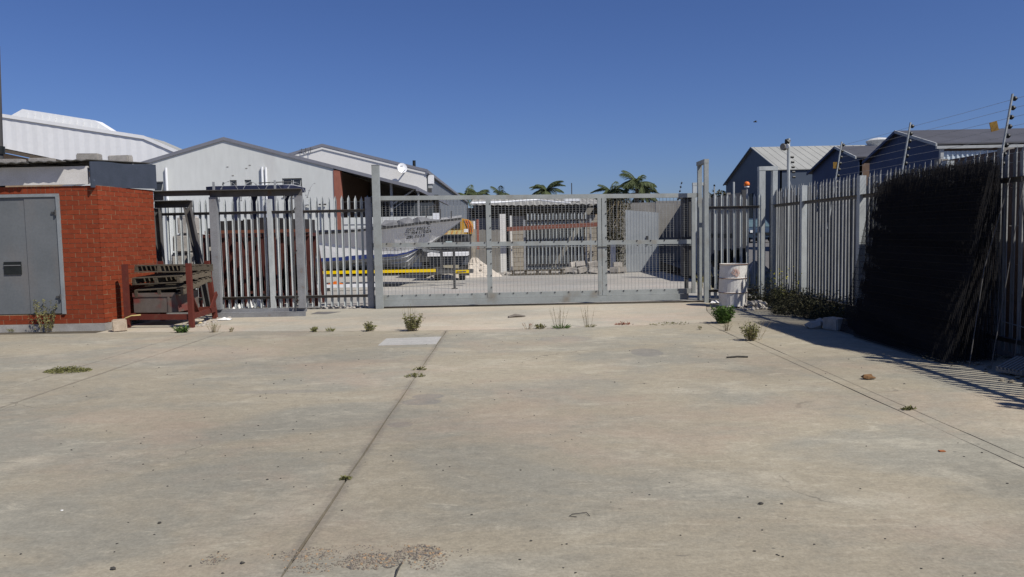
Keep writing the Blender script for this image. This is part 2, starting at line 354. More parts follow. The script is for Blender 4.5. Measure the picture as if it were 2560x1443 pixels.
        c = mix(math_('MULTIPLY', msk, 0.5), c, (0.13, 0.12, 0.105))
    sx = n.new('ShaderNodeSeparateXYZ'); l.new(tc.outputs['Object'], sx.inputs[0])
    jn = noise(6, (1, 1, 1), 4)
    for xj, w, s in joints:
        d = math_('ABSOLUTE', math_('SUBTRACT', math_('ADD', sx.outputs[0], math_('MULTIPLY', math_('SUBTRACT', jn, 0.5), 0.07)), xj))
        c = mix(math_('MULTIPLY', rng(d, w * 0.2, w, 1, 0), math_('MULTIPLY', rng(noise(2.2, (1, 1, 1), 5, 0.7, 0, (xj, 4, 0)), 0.35, 0.6, 0.35, 1.0), s)), c, (0.17, 0.15, 0.125))
    for (x0, y0, rx, ry, s) in discs:
        dx = math_('DIVIDE', math_('SUBTRACT', sx.outputs[0], x0), rx); dy = math_('DIVIDE', math_('SUBTRACT', sx.outputs[1], y0), ry)
        d = math_('ADD', math_('MULTIPLY', dx, dx), math_('MULTIPLY', dy, dy))
        d = math_('ADD', d, math_('MULTIPLY', math_('SUBTRACT', jn, 0.5), 0.5))
        c = mix(math_('MULTIPLY', rng(d, 0.8, 1.05, 1, 0), s), c, (0.19, 0.18, 0.165))
    c = mix(rng(noise(0.42, (0.8, 1.2, 1), 7, 0.7, 0.4, (15, 22, 0)), 0.48, 0.68, 0, 0.6), c, (warm[0] * 1.09, warm[1] * .985, warm[2] * 1.0))
    f3 = rng(noise(0.21, (0.9, 1.1, 1), 3, 0.5, 0.2, (6.3, 1.2, 0)), 0.36, 0.64, 0.87, 1.13, False)
    f1 = math_('MULTIPLY', rng(noise(46, (1, 1, 1), 6, 0.75), 0.3, 0.7, 0.80, 1.19, False), rng(noise(17, (0.8, 1.1, 1), 6, 0.75, 0.2, (4, 4, 0)), 0.34, 0.66, 0.91, 1.09, False))
    f2 = rng(noise(7, (1, 1.4, 1), 5, 0.7, 0.3), 0.3, 0.7, 0.92, 1.07, False)
    hs = n.new('ShaderNodeHueSaturation'); l.new(c, hs.inputs['Color']); l.new(math_('MULTIPLY', math_('MULTIPLY', f1, f3), f2), hs.inputs['Value'])
    l.new(hs.outputs[0], b.inputs['Base Color'])
    bp = n.new('ShaderNodeBump'); bp.inputs['Strength'].default_value = 0.25; bp.inputs['Distance'].default_value = 0.01
    l.new(noise(70, (1, 1, 1), 5, 0.7), bp.inputs['Height']); l.new(bp.outputs[0], b.inputs['Normal'])
    return M

YARDC = concrete('worn yard concrete', (0.325, 0.286, 0.210), (0.27, 0.254, 0.203), (0.435, 0.395, 0.305),
                 discs=((-0.86, 7.52, 0.17, 0.13, 0.6), (-0.90, 7.28, 0.20, 0.15, 0.6), (-0.98, 6.40, 0.11, 0.10, 0.6), (1.78, 10.05, 0.22, 0.36, 0.55), (0.80, 11.5, 0.42, 0.34, 0.35), (-2.5, 7.9, 0.5, 0.1, 0.3)),
                 joints=((-1.12, 0.075, 0.55), (-5.05, 0.045, 0.4), (-5.62, 0.04, 0.3), (3.36, 0.03, 0.2), (3.50, 0.03, 0.2)))
APRONC = concrete('bright apron concrete', (0.42, 0.366, 0.278), (0.37, 0.343, 0.275), (0.48, 0.44, 0.35), speck=False)
FARC = concrete('far yard concrete', (0.345, 0.325, 0.285), (0.315, 0.305, 0.28), (0.40, 0.38, 0.34), speck=False)
PATCHC = concrete('pale repair concrete', (0.43, 0.42, 0.385), (0.40, 0.39, 0.36), (0.47, 0.455, 0.42), speck=False)
DIRT = mat('joint dirt', (0.10, 0.085, 0.06), (0.065, 0.055, 0.04), scale=6, rough=1.0, bscale=50)
LAND = mat('dry open ground', (0.26, 0.225, 0.165), (0.18, 0.165, 0.10), scale=0.15, rough=1.0)
ASPHALT = mat('grey road surface', (0.14, 0.135, 0.13), (0.115, 0.11, 0.107), scale=0.6, rough=0.95)
EARTH = mat('gritty verge earth', (0.20, 0.175, 0.135), (0.13, 0.115, 0.085), scale=3, rough=1.0, bump=0.4)

# ------------------------------------------------------------------ ground
b = MB(); b.add([(-900, -300, -0.09), (900, -300, -0.09), (900, 1500, -0.09), (-900, 1500, -0.09)], [(0, 1, 2, 3)])
put('ground', b, LAND, kind='structure')
b = MB(); b.add([(-16, -4, -0.022), (6.9, -4, -0.022), (6.9, 17.3, -0.022), (-16, 17.3, -0.022)], [(0, 1, 2, 3)])
put('yard_subsoil', b, DIRT, kind='structure')
def yl(x):                                            # front line of the gate apron
    pts = [(-16, 13.6), (-6.0, 13.37), (-1.12, 12.80), (1.0, 12.82), (3.5, 13.22), (6.9, 13.6)]
    for (a, ya), (c, yc) in zip(pts, pts[1:]):
        if a <= x <= c: return ya + (yc - ya) * (x - a) / (c - a)
rj = random.Random(3)
def wob(a, c, n=24, amp=0.006):
    return [(a[0] + (c[0] - a[0]) * i / n + (rj.uniform(-amp, amp) if 0 < i < n else 0), a[1] + (c[1] - a[1]) * i / n + (rj.uniform(-amp, amp) if 0 < i < n else 0)) for i in range(n)]
def slab(name, x0, x1, g=0.008, y0=-3.5, material=None):
    pts = wob((x0 + g, y0), (x1 - g, y0), 2) + wob((x1 - g, y0), (x1 - g, yl(x1) - 0.008), 40)
    xs = [x1 - g + (x0 - x1 + 2 * g) * i / 8 for i in range(8)]
    pts += [(x, yl(x) - 0.010 + rj.uniform(-.004, .004)) for x in xs]
    pts += wob((x0 + g, yl(x0) - 0.008), (x0 + g, y0), 40)
    b = MB(); b.slab_poly(pts, -0.08, 0.0)
    put(name, b, material or YARDC, kind='structure')
for xa, xb in ((-15.5, -5.62), (-5.62, -5.05), (-5.05, -1.12), (-1.12, 3.36), (3.36, 3.50), (3.50, 6.0)):
    slab('concrete_slab', xa, xb, 0.009 if xb == -1.12 else 0.0055 if xa < 0 else 0.0035)
pts = [(-7.4, 17.05), (-7.4, yl(-7.4) + .012)] + [(x, yl(x) + 0.012) for x in (-6, -4.5, -3, -1.5, 0, 1.5, 3.0)] + [(3.6, yl(3.6) + 0.012), (3.9, 15.2), (4.35, 17.05)]
b = MB(); b.slab_poly(pts, -0.08, 0.0); put('gate_apron', b, APRONC, kind='structure')
b = MB(); b.slab_poly([(3.62, yl(3.6) + .03), (5.2, yl(5.2) + .03), (5.9, 15.5), (5.95, 17.4), (4.40, 17.3), (3.92, 15.2)], -0.08, -0.012)
put('corner_concrete', b, YARDC, kind='structure')
b = MB(); b.slab_poly([(-12.5, 17.08), (-3, 17.08), (6.0, 17.32), (6.1, 33.2), (-1, 33.2), (-1, 36), (-24, 36), (-24, 17.08)], -0.06, -0.004)
put('far_yard_concrete', b, FARC, kind='structure')
b = MB()
xs = [6.12, 9, 14, 22, 40, 90]; ys = [3, 18, 24, 30, 38, 46, 60, 90, 200]; zs = [-0.03, -0.01, 0.15, 0.35, 0.62, 0.78, 0.95, 1.15, 1.3]
g = [(x, y, z) for y, z in zip(ys, zs) for x in xs]
b.add(g, [(j * 6 + i, j * 6 + i + 1, j * 6 + i + 7, j * 6 + i + 6) for j in range(8) for i in range(5)])
put('access_road', b, ASPHALT, kind='structure')
b = MB(); b.slab_poly([(-2.0, 11.16), (-1.14, 11.20), (-1.14, 12.02), (-2.0, 11.92)], -0.02, 0.005)
put('repair_patch', b, PATCHC, kind='structure')
b = MB(); b.slab_poly([(-4.28, 16.05), (-3.92, 15.98), (-3.72, 16.42), (-4.25, 16.5)], -0.02, 0.006)
put('drain_cover', b, mat('grey cast cover', (0.16, 0.15, 0.14), rough=0.8), loc=(-4.05, 16.25, 0), label='flat grey drain cover set in the pale concrete before the left fence', cat='drain cover')

# ------------------------------------------------------------------ brick shed at the left
SH = thing('brick_shed', (-8.3, 14.7, 0), 'red face brick shed with a grey steel door and blocks on its roof', 'shed')
CX, CY = -7.52, 13.95
d2 = Vector((0.165, 0.986, 0)).normalized(); n2 = Vector((d2.y, -d2.x, 0))     # right-hand wall: run and outward normal
LEN2 = 1.62
BT, BZ0, BZ1 = 0.006, 0.12, 2.64
e = Vector((CX, CY, 0)) + d2 * LEN2
def core(z0, z1, x0, x1):       # front mortar wall piece
    return MB().box(x0, x1, CY + BT, CY + 0.22, z0, z1)
b = MB()
b.box(-11.5, -8.22, CY + BT, CY + 0.22, BZ0, 0.305)
b.box(-8.22, CX - 0.02, CY + BT, CY + 0.22, BZ0, BZ1)
b.box(-11.5, -8.22, CY + BT, CY + 0.22, 2.50, BZ1)
o2 = Vector((CX, CY, 0)) - n2 * BT + d2 * 0.012
q = [o2 + Vector((0, 0, 0)), o2 + d2 * (LEN2 - 0.012), o2 + d2 * (LEN2 - 0.012) - n2 * 0.21, o2 - n2 * 0.21 + d2 * 0.21]
b.prism([(i, 0) for i in range(4)], lambda i, _: (q[i].x, q[i].y, BZ0), lambda i, _: (q[i].x, q[i].y, BZ1))
b.box(-11.5, e.x - 0.25, e.y - 0.25, e.y - 0.03, BZ0, BZ1)
part('wall', b, MORTAR, SH)
part('plinth', MB().box(-11.6, CX + 0.02, CY - 0.03, e.y - 0.2, -0.02, 0.117), PLINTH, SH)
def brick_mesh(L, H=0.075, dp=0.09, nm='brick', j=0.002):
    b = MB(); rr = random.Random(int(L * 1000)); b.box(-L / 2, L / 2, 0, dp, -H / 2, H / 2)
    b.v = [(x + rr.uniform(-j, j), y, z + rr.uniform(-j, j)) for x, y, z in b.v]
    return mesh_of(nm, b, BRICK)
BM = {}
def bmesh_of(L, H=0.075):
    k = (round(L, 3), H)
    if k not in BM: BM[k] = brick_mesh(L, H)
    return BM[k]
rb = random.Random(11)
CH = (BZ1 - BZ0) / 29.0
hidden = MB()
for c in range(29):
    z = BZ0 + CH * (c + 0.5)
    # front wall, right of the door
    odd = c % 2
    runs = [(-8.22, CX - 0.006)]
    if c < 2: runs = [(-9.9, CX - 0.006)]
    for xa, xb in runs:
        x = xb; first = True
        while x - xa > 0.03:
            L = 0.222
            if first and odd: L = 0.106
            L = min(L, x - xa)
            me = bmesh_of(L, CH - 0.011)
            part_at('brick', me, SH, (x - L / 2, CY + rb.uniform(-0.002, 0.002), z), (0, 0, rb.uniform(-.004, .004)))
            x -= L + 0.011; first = False
    s = 0.0; first = True
    while LEN2 - s > 0.03:
        L = 0.222
        if first and not odd: L = 0.106
        L = min(L, LEN2 - s)
        p = Vector((CX, CY, 0)) + d2 * (s + L / 2)
        ang = math.atan2(d2.y, d2.x)
        if (z < 1.12 and s > 0.62) or len(SH.children) > 296:
            hidden.obox(p - n2 * 0.045 + Vector((0, 0, z)), (L, 0.09, CH - 0.011), Matrix.Rotation(ang, 3, 'Z'))
        else:
            part_at('brick', bmesh_of(L, CH - 0.011), SH, (p.x + n2.x * rb.uniform(-.002, .002), p.y, z), (0, 0, ang + rb.uniform(-.004, .004)))
        s += L + 0.011; first = False
x = -8.225
while x > -9.9:                                     # soldier course over the door
    part_at('brick', bmesh_of(0.072, 0.128), SH, (x - 0.036, CY + rb.uniform(-.002, .002), 2.575))
    x -= 0.083
part('brickwork', hidden, BRICK, SH, kind='stuff')
DY = CY - 0.015
fr = MB(); fr.box(-9.9, -8.22, DY - 0.02, CY + 0.06, 2.45, 2.505); fr.box(-8.275, -8.22, DY - 0.02, CY + 0.06, 0.305, 2.45)
part('door_frame', fr, mat('light grey door frame', (0.25, 0.27, 0.28), rough=0.55), SH)
door = part('door', MB().box(-8.86, -8.28, DY, CY + 0.03, 0.315, 2.448), DOORM, SH)
part('door', MB().box(-9.9, -8.866, DY + 0.012, CY + 0.035, 0.315, 2.446), DOORM, SH)
for z in (0.62, 2.16):
    hb = MB(); hb.tube([(-8.285, DY - 0.03, z - 0.05), (-8.285, DY - 0.03, z + 0.05)], 0.016, 8); hb.box(-8.37, -8.29, DY - 0.022, DY + 0.002, z - 0.018, z + 0.018)
    part('hinge', hb, DARKSTEEL, door)
part('letter_slot', MB().box(-9.3, -8.985, DY - 0.008, DY + 0.01, 1.05, 1.28), BLACK, door)
part('slot_bar', MB().box(-9.3, -8.99, DY - 0.016, DY - 0.009, 1.205, 1.222), DOORM, door)
FY = CY - 0.015
part('fascia', MB().box(-11.6, -7.655, FY - 0.02, CY + 0.0, 2.665, 2.99), FASCIA, SH)
part('eave_board', MB().box(-11.6, -7.655, FY + 0.022, CY + 0.3, 2.93, 2.985), ROOFGREY, SH)
rs = MB()                                            # uneven roof sheets, corrugated, overhanging the fascia
for k, (xa, xb, oh, dz) in enumerate(((-11.5, -10.25, .30, .0), (-10.3, -9.25, .22, .02), (-9.3, -8.6, .25, .035), (-8.65, -8.0, .21, .05), (-8.05, -7.62, .10, .075))):
    n = int((xb - xa) / 0.044); vv = []; ff = []
    for i in range(n + 1):
        xx = xa + (xb - xa) * i / n; zz = 3.008 + dz + 0.011 * math.sin(i * math.pi / 2 * 1.0)
        for y_, t in ((FY - oh, 0), (e.y + 0.1, 0.10)):
            xr = xx + (0.30 * i / n if k == 4 and t else 0)
            vv += [(xr, y_, zz + t), (xr, y_, zz + t + 0.014)]
    for i in range(n):
        a, c = i * 4, (i + 1) * 4
        ff += [(a, c, c + 2, a + 2), (a + 1, a + 3, c + 3, c + 1), (a, a + 1, c + 1, c), (a + 2, c + 2, c + 3, a + 3)]
    ff += [(0, 2, 3, 1), (n * 4, n * 4 + 1, n * 4 + 3, n * 4 + 2)]
    sh_ = MB().add(vv, ff); part('roof_sheet', sh_, ROOFGREY, SH)
pa = Vector((-7.60, CY - 0.09, 0)); pb = e + n2 * 0.05 + d2 * 0.06
v0 = pa + n2 * 0.03; v1 = pb
def pl(t, z, o):
    p = v0.lerp(v1, t) + n2 * o; return (p.x, p.y, z)
b = MB(); NN = 10
for i in range(NN):
    t0, t1 = i / NN, (i + 1) / NN
    z0a, z1a = 2.60 + 0.07 * t0, 3.065 + 0.085 * t0 + (0.012 * math.sin(t0 * 9)); z0b, z1b = 2.60 + 0.07 * t1, 3.065 + 0.085 * t1 + (0.012 * math.sin(t1 * 9))
    if i == 0: P0 = [pl(t0, z0a, 0), pl(t0, z1a, 0), pl(t0, z0a, -0.02), pl(t0, z1a, -0.02)]; b.v += P0
    b.v += [pl(t1, z0b, 0), pl(t1, z1b, 0), pl(t1, z0b, -0.02), pl(t1, z1b, -0.02)]
    a, c = i * 4, i * 4 + 4
    b.f += [(a, c, c + 1, a + 1), (a + 2, a + 3, c + 3, c + 2), (a + 1, c + 1, c + 3, a + 3), (a, a + 2, c + 2, c)]
b.f += [(0, 1, 3, 2), (NN * 4, NN * 4 + 2, NN * 4 + 3, NN * 4 + 1)]
part('cover_sheet', b, BLUESHEET, SH)
# blocks weighing the roof down
def block(name, c, sz, rz, material, label, cat='block', group=None, seed=1):
    b = MB(); rr = random.Random(seed)
    bm = bmesh.new(); bmesh.ops.create_cube(bm, size=1)
    bmesh.ops.scale(bm, vec=sz, verts=bm.verts)
    bmesh.ops.bevel(bm, geom=list(bm.edges), offset=min(sz) * 0.09, segments=2, affect='EDGES')
    for v in bm.verts: v.co += Vector((rr.uniform(-1, 1), rr.uniform(-1, 1), rr.uniform(-1, 1))) * min(sz) * 0.025
    bmesh.ops.translate(bm, vec=(0, 0, sz[2] / 2), verts=bm.verts)
    me = bpy.data.meshes.new(name); bm.to_mesh(me); bm.free(); me.materials.append(material)
    o = bpy.data.objects.new(name, me); COL.objects.link(o); o.location = c; o.rotation_euler[2] = rz
    WLOC[o] = tuple(c); return tag(o, label, cat, group)
GB = 'blocks weighing down the shed roof'
block('cement_block', (-7.85, 14.35, 3.085), (0.40, 0.19, 0.17), 0.05, CEMBLOCK, 'cement block on the shed roof just left of the dark blue sheet', 'block', GB, 1)
block('cement_block', (-7.70, 15.2, 3.14), (0.42, 0.19, 0.17), -0.08, CEMBLOCK, 'cement block at the right-hand end of the shed roof above the dark blue sheet', 'block', GB, 2)
block('cement_block', (-9.20, 14.2, 3.055), (0.42, 0.2, 0.11), 0.02, CEMBLOCK, 'low flat cement block on the shed roof nearest the dark pole', 'block', GB, 3)
block('cement_block', (-8.64, 14.2, 3.075), (0.40, 0.2, 0.10), -0.05, CEMBLOCK, 'low cement block second from the dark pole on the shed roof', 'block', GB, 4)
t = thing('pole', (-9.99, 14.9, 0), 'dark steel pole rising behind the brick shed at the left edge', 'pole')
part('shaft', MB().tube([(-9.90, 14.9, 0), (-9.885, 14.9, 3.2), (-9.835, 14.9, 4.2), (-9.77, 14.9, 5.4)], [0.07, 0.06, 0.045, .025], 10), DARKSTEEL, t, smooth=True)
part('collar', MB().tube([(-9.882, 14.9, 3.35), (-9.875, 14.9, 3.5)], 0.09, 10), BLACK, t)

# ------------------------------------------------------------------ palisade fences
PALES = {}
def pale_mesh(h, hw=0.029, m_=None):
    m_ = m_ or GALV; k = (round(h, 2), m_.name)
    if k in PALES: return PALES[k]
    out = [(-hw, .014), (-hw, 0), (0, -.018), (hw, 0), (hw, .014)]
    inn = [(hw - .003, .014), (hw - .003, .003), (0, -.0145), (-hw + .003, .003), (-hw + .003, .014)]
    loop = out + inn
    hz = lambda u: h - 0.085 * abs(u) / hw
    b = MB(); n = len(loop)
    b.v = [(u, -d, 0) for u, d in loop] + [(u, -d, hz(u)) for u, d in loop]
    b.f = [(i, (i + 1) % n, n + (i + 1) % n, n + i) for i in range(n)]
    for i in range(4):
        a, c, d_, e_ = i, i + 1, 8 - i, 9 - i
        b.f += [(n + a, n + c, n + d_, n + e_), (e_, d_, c, a)]
    PALES[k] = mesh_of('pale', b, m_); return PALES[k]
rf = random.Random(5)
def palisade(root, A, u, n, L, h, spacing, posts, zr=(0.29, 2.22), zb=0.05, post_h=2.5, start=0.07, post_w=0.10, pale_h=None, pm=None):
    """A: start point, u: run direction, n: towards the yard; pales outside the rails."""
    A = Vector(A); u = Vector(u); n = Vector(n)
    rz = math.atan2(u.y, u.x)
    if (Matrix.Rotation(rz, 3, 'Z') @ Vector((0, -1, 0))).dot(n) < 0: rz += math.pi
    s = start
    while s < L:
        if not any(abs(s - q) < 0.075 for q in posts):
            p = A + u * s
            part_at('pale', pale_mesh(h + rf.choice((-.02, 0, .01)), 0.029, pm), root, (p.x, p.y, zb), (rf.uniform(-.006, .006), rf.uniform(-.006, .006), rz))
        s += spacing
    cuts = sorted([0.0] + [q for q in posts if 0 < q < L] + [L])
    for a, c in zip(cuts, cuts[1:]):
        for z in zr:
            b = MB(); p0 = A + u * (a + post_w / 2); p1 = A + u * (c - post_w / 2)
            b.bar(p0 + n * 0.026 + Vector((0, 0, z - 0.028)), p1 + n * 0.026 + Vector((0, 0, z - 0.028)), 0.006, 0.056)
            b.bar(p0 + n * 0.052 + Vector((0, 0, z + 0.004)), p1 + n * 0.052 + Vector((0, 0, z + 0.004)), 0.056, 0.006)
            part('rail', b, RAILM, root)
    for q in posts:
        p = A + u * q + n * 0.035
        b = MB(); b.obox((p.x, p.y, post_h / 2 - 0.05), (post_w, post_w, post_h + 0.1), Matrix.Rotation(rz, 3, 'Z'))
        part('fence_post', b, GALV, root)

t = thing('palisade_fence', (-5.4, 17.2, 0), 'grey steel palisade fence left of the gate with red trestles behind it', 'fence')
palisade(t, (-8.1, 17.2, 0), (1, 0, 0), (0, -1, 0), 4.93, 2.5, 0.1455, [2.69], zr=(0.31, 2.23), start=0.09)
part('end_post', MB().box(-3.26, -3.13, 17.12, 17.26, -0.05, 2.5), GALV_D, t)
t = thing('palisade_fence', (5.0, 17.45, 0), 'short run of pointed steel palings behind the white drum', 'fence')
palisade(t, (4.40, 17.45, 0), (1, 0, 0), (0, -1, 0), 1.33, 2.40, 0.1455, [], zr=(0.25, 2.15), start=0.145)
t = thing('palisade_fence', (6.1, 11, 0), 'long steel palisade fence running along the right side of the yard', 'fence')
palisade(t, (6.1, 17.75, 0), (0, -1, 0), (-1, 0, 0), 15.0, 2.5, 0.1455, [1.95, 4.55, 7.15, 9.75, 12.35], zr=(0.22, 2.17), start=0.08, post_w=0.11, pm=SHADEGALV)
t = thing('goal_frame', (5.9, 17.62, 0), 'square topped steel frame standing at the fence corner behind the drum', 'steel frame')
part('upright', MB().box(5.72, 5.86, 17.55, 17.69, -0.05, 2.955), GALV, t); part('upright', MB().box(6.03, 6.14, 17.55, 17.69, -0.05, 2.955), GALV, t)
part('crossbar', MB().box(5.715, 6.145, 17.545, 17.695, 2.958, 3.05), GALV, t)

# ------------------------------------------------------------------ sliding gate
GT = thing('sliding_gate', (0.6, 17.3, 0), 'wide grey steel sliding gate filled with wire mesh', 'gate')
def gp(s, z, o=0.0): return Vector((-3.12 + 7.36 * s, 17.17 + 0.25 * s + o, z))
def gs(X): return (X + 3.12) / 7.36
b = MB().bar(gp(0, 2.475), gp(1, 2.415), 0.07, 0.095); part('top_rail', b, GATEPAINT, GT)
b = MB().bar(gp(0, 1.42), gp(0.985, 1.365), 0.05, 0.10); b.bar(gp(0, 1.34, -0.02), gp(0.985, 1.285, -0.02), 0.09, 0.008); part('middle_rail', b, GATEPAINT, GT)
b = MB().bar(gp(0, 0.235), gp(0.985, 0.235), 0.05, 0.11); part('bottom_rail', b, GATEPAINT, GT)
b = MB().bar(gp(0, 0.105, -0.012), gp(0.97, 0.105, -0.012), 0.08, 0.135); part('bottom_beam', b, GATEPAINT, GT)
def stile(X, w, o=-0.004, d=0.066, name='stile'):
    s = gs(X); c = gp(s, 0); 
    b = MB().box(c.x - w / 2, c.x + w / 2, c.y - d / 2 + o, c.y + d / 2 + o, 0.178, 2.435 - 0.06 * s); part(name, b, GATEPAINT, GT)
stile(-0.50, 0.115); stile(2.015, 0.085); stile(2.125, 0.105); stile(-3.02, 0.09); stile(4.17, 0.08)
segs = [(-2.97, -0.56), (-0.44, 1.97), (2.18, 4.13)]
for xa, xb in segs:
    for lo, hi in ((0.29, 1.33), (1.47, 2.43)):
        b = MB(); k = int(round((xb - xa) / 0.0805))
        for i in range(1, k):
            X = xa + (xb - xa) * i / k; p = gp(gs(X), 0, 0.0365)
            b.box(p.x - .0034, p.x + .0034, p.y - .0024, p.y + .0024, lo, hi)
        z = lo + 0.15
        while z < hi:
            p0, p1 = gp(gs(xa), z, 0.0405), gp(gs(xb), z, 0.0405); b.bar(p0, p1, .0022, .0022); z += 0.05
        part('wire_mesh', b, WIRE, GT, kind='stuff')
b = MB()
X = -2.8
while X < 4.1:
    for z, o in ((1.455, -0.026), (0.275, -0.026), (1.39 - .05, -0.067)):
        p = gp(gs(X), z - (0.05 * gs(X) if z > 1 else 0), o); b.box(p.x - .012, p.x + .012, p.y - .012, p.y + .003, p.z - .012, p.z + .012)
    X += 0.315
for X in (-0.46, 2.16):
    for i in range(8):
        p = gp(gs(X), 0.42 + i * 0.27, -0.038); b.box(p.x - .011, p.x + .011, p.y - .012, p.y + .003, p.z - .011, p.z + .011)
part('bolt', b, DARKSTEEL, GT, kind='stuff')
part('handle', MB().tube([(3.92, 17.33, 0.93), (3.92, 17.25, 0.95), (3.92, 17.25, 1.2), (3.92, 17.33, 1.22)], 0.014, 6), DARKSTEEL, GT)
b = MB().slab_poly([(-7.2, 17.24), (4.6, 17.30), (4.6, 17.42), (-7.2, 17.36)], -0.02, 0.008); put('gate_track', b, mat('rusty track', (0.09, 0.075, 0.055), (0.06, 0.05, 0.04), scale=9, rough=0.95), kind='structure')
b = MB().slab_poly([(-3.1, 16.98), (1, 17.05), (4.5, 17.1), (4.5, 17.18), (1, 17.15), (-3.1, 17.08)], -0.02, 0.010); put('gate_sill_dirt', b, DIRT, kind='structure')
t = thing('gate_post', (-2.97, 17.0, 0), 'tall square grey steel post at the left end of the gate', 'post')
part('post_tube', MB().box(-3.055, -2.895, 16.94, 17.06, -0.05, 3.185), GATEPAINT, t)
part('post_cap', MB().box(-3.06, -2.89, 16.935, 17.065, 3.187, 3.2), GALV_D, t)
part('guide_roller', MB().box(-3.09, -3.058, 16.97, 17.1, 2.36, 2.5), DARKSTEEL, t)
t = thing('gate_portal', (4.36, 17.35, 0), 'tall narrow steel portal that catches the right end of the gate', 'post')
part('upright', MB().box(4.315, 4.41, 16.98, 17.07, -0.05, 3.10), GATEPAINT, t)
part('upright', MB().box(4.33, 4.42, 17.62, 17.71, -0.05, 3.10), GATEPAINT, t)
part('crossbar', MB().box(4.312, 4.413, 16.977, 17.713, 3.102, 3.19), GATEPAINT, t)
part('guide_bracket', MB().box(4.10, 4.31, 17.52, 17.58, 2.38, 2.47), DARKSTEEL, t)

# ------------------------------------------------------------------ loose steel frames left of the gate
t = thing('channel_gantry', (-5.25, 15.7, 0), 'large upright channel steel frame standing in front of the left fence', 'gantry')
part('upright', MB().box(-6.175, -6.03, 15.66, 15.78, 0.17, 2.485), FRAMEST, t)
part('upright', MB().box(-4.425, -4.29, 15.66, 15.78, 0.17, 2.485), FRAMEST, t)
b = MB().box(-6.18, -4.285, 15.73, 15.78, 2.488, 2.61); b.box(-6.18, -4.285, 15.57, 15.78, 2.612, 2.625); part('top_channel', b, SHADECH, t)
b = MB().box(-6.18, -4.285, 15.64, 15.70, 0.0, 0.085); b.box(-6.18, -4.285, 15.64, 15.80, 0.087, 0.10); b.box(-6.18, -4.285, 15.76, 15.80, 0.102, 0.167); part('bottom_channel', b, FRAMEST, t)
b = MB().tube([(-4.475, 15.64, 0.12), (-4.47, 15.64, 2.47)], 0.017, 6)
for z in (0.22, 0.30, 1.25, 2.12):
    b.tube([(-4.475, 15.635, z), (-4.40, 15.62, z + 0.12)], 0.012, 5)
part('lock_rod', b, DARKSTEEL, t)
b = MB().box(-7.32, -6.183, 15.72, 15.77, 2.525, 2.615); b.box(-7.32, -6.183, 15.60, 15.77, 2.617, 2.63); b.box(-7.32, -7.12, 15.70, 15.715, 2.44, 2.522); part('side_beam', b, SHADECH, t)
t = thing('channel_gantry', (-7.1, 16.4, 0), 'smaller dark channel frame with a slanting leg behind the pallet rack', 'gantry')
b = MB().box(-7.66, -6.86, 16.47, 16.51, 2.32, 2.455); b.box(-7.66, -6.86, 16.33, 16.51, 2.457, 2.47); part('top_channel', b, SHADECH, t)
for nm, p0, p1 in (('leg', (-6.93, 16.46, 2.315), (-6.52, 16.36, 0.02)), ('leg', (-7.60, 16.46, 2.315), (-7.50, 16.38, 0.02))):
    b = MB(); p0, p1 = Vector(p0), Vector(p1); b.bar(p0, p1, 0.13, 0.012, up=(0, 1, 0))
    dx = Vector((0.066, 0, 0)); b.bar(p0 + dx + Vector((0, -.05, 0)), p1 + dx + Vector((0, -.05, 0)), 0.012, 0.11, up=(0, 1, 0))
    b.bar(p0 - dx + Vector((0, -.05, 0)), p1 - dx + Vector((0, -.05, 0)), 0.012, 0.11, up=(0, 1, 0)); part(nm, b, SHADECH, t)
part('bottom_channel', MB().box(-7.5, -6.58, 16.30, 16.42, 0.03, 0.10), FRAMEST, t)

# ------------------------------------------------------------------ pallet rack
RK = thing('steel_stillage', (-6.6, 15.0, 0), 'dark red steel stillage rack holding old pallets beside the brick shed', 'rack')
W = 0.085
FLp, FRp, BLp, BRp = (-7.20, 14.15), (-5.93, 13.98), (-7.12, 15.42), (-6.09, 15.50)
for (x, y), h, tilt in ((FLp, 1.19, (0.0, 0)), (FRp, 1.19, (-0.01, 0)), (BLp, 1.20, (0, 0)), (BRp, 1.19, (-0.10, -0.03))):
    b = MB(); b.bar((x, y, 0), (x + tilt[0], y + tilt[1], h), W, W, up=(0, 1, 0)); part('corner_post', b, MAROON, RK)
def brail(p, q, z0, z1, name='base_rail'):
    b = MB(); b.bar((p[0], p[1], (z0 + z1) / 2), (q[0], q[1], (z0 + z1) / 2), 0.05, z1 - z0); part(name, b, MAROON, RK)
brail((-7.15, 14.15), (-5.98, 13.99), 0.15, 0.25); brail((-7.07, 15.42), (-6.14, 15.49), 0.15, 0.25)
brail((-7.19, 14.2), (-7.13, 15.37), 0.15, 0.25); brail((-5.94, 14.03), (-6.08, 15.45), 0.15, 0.25)
b = MB(); b.bar((-5.96, 14.1, 0.55), (-6.02, 14.5, 0.22), 0.07, 0.03); part('brace', b, MAROON, RK)
b = MB(); b.bar((-6.02, 15.1, 0.22), (-6.04, 15.5, 0.52), 0.03, 0.10); part('brace', b, MAROON, RK)
PAL = []
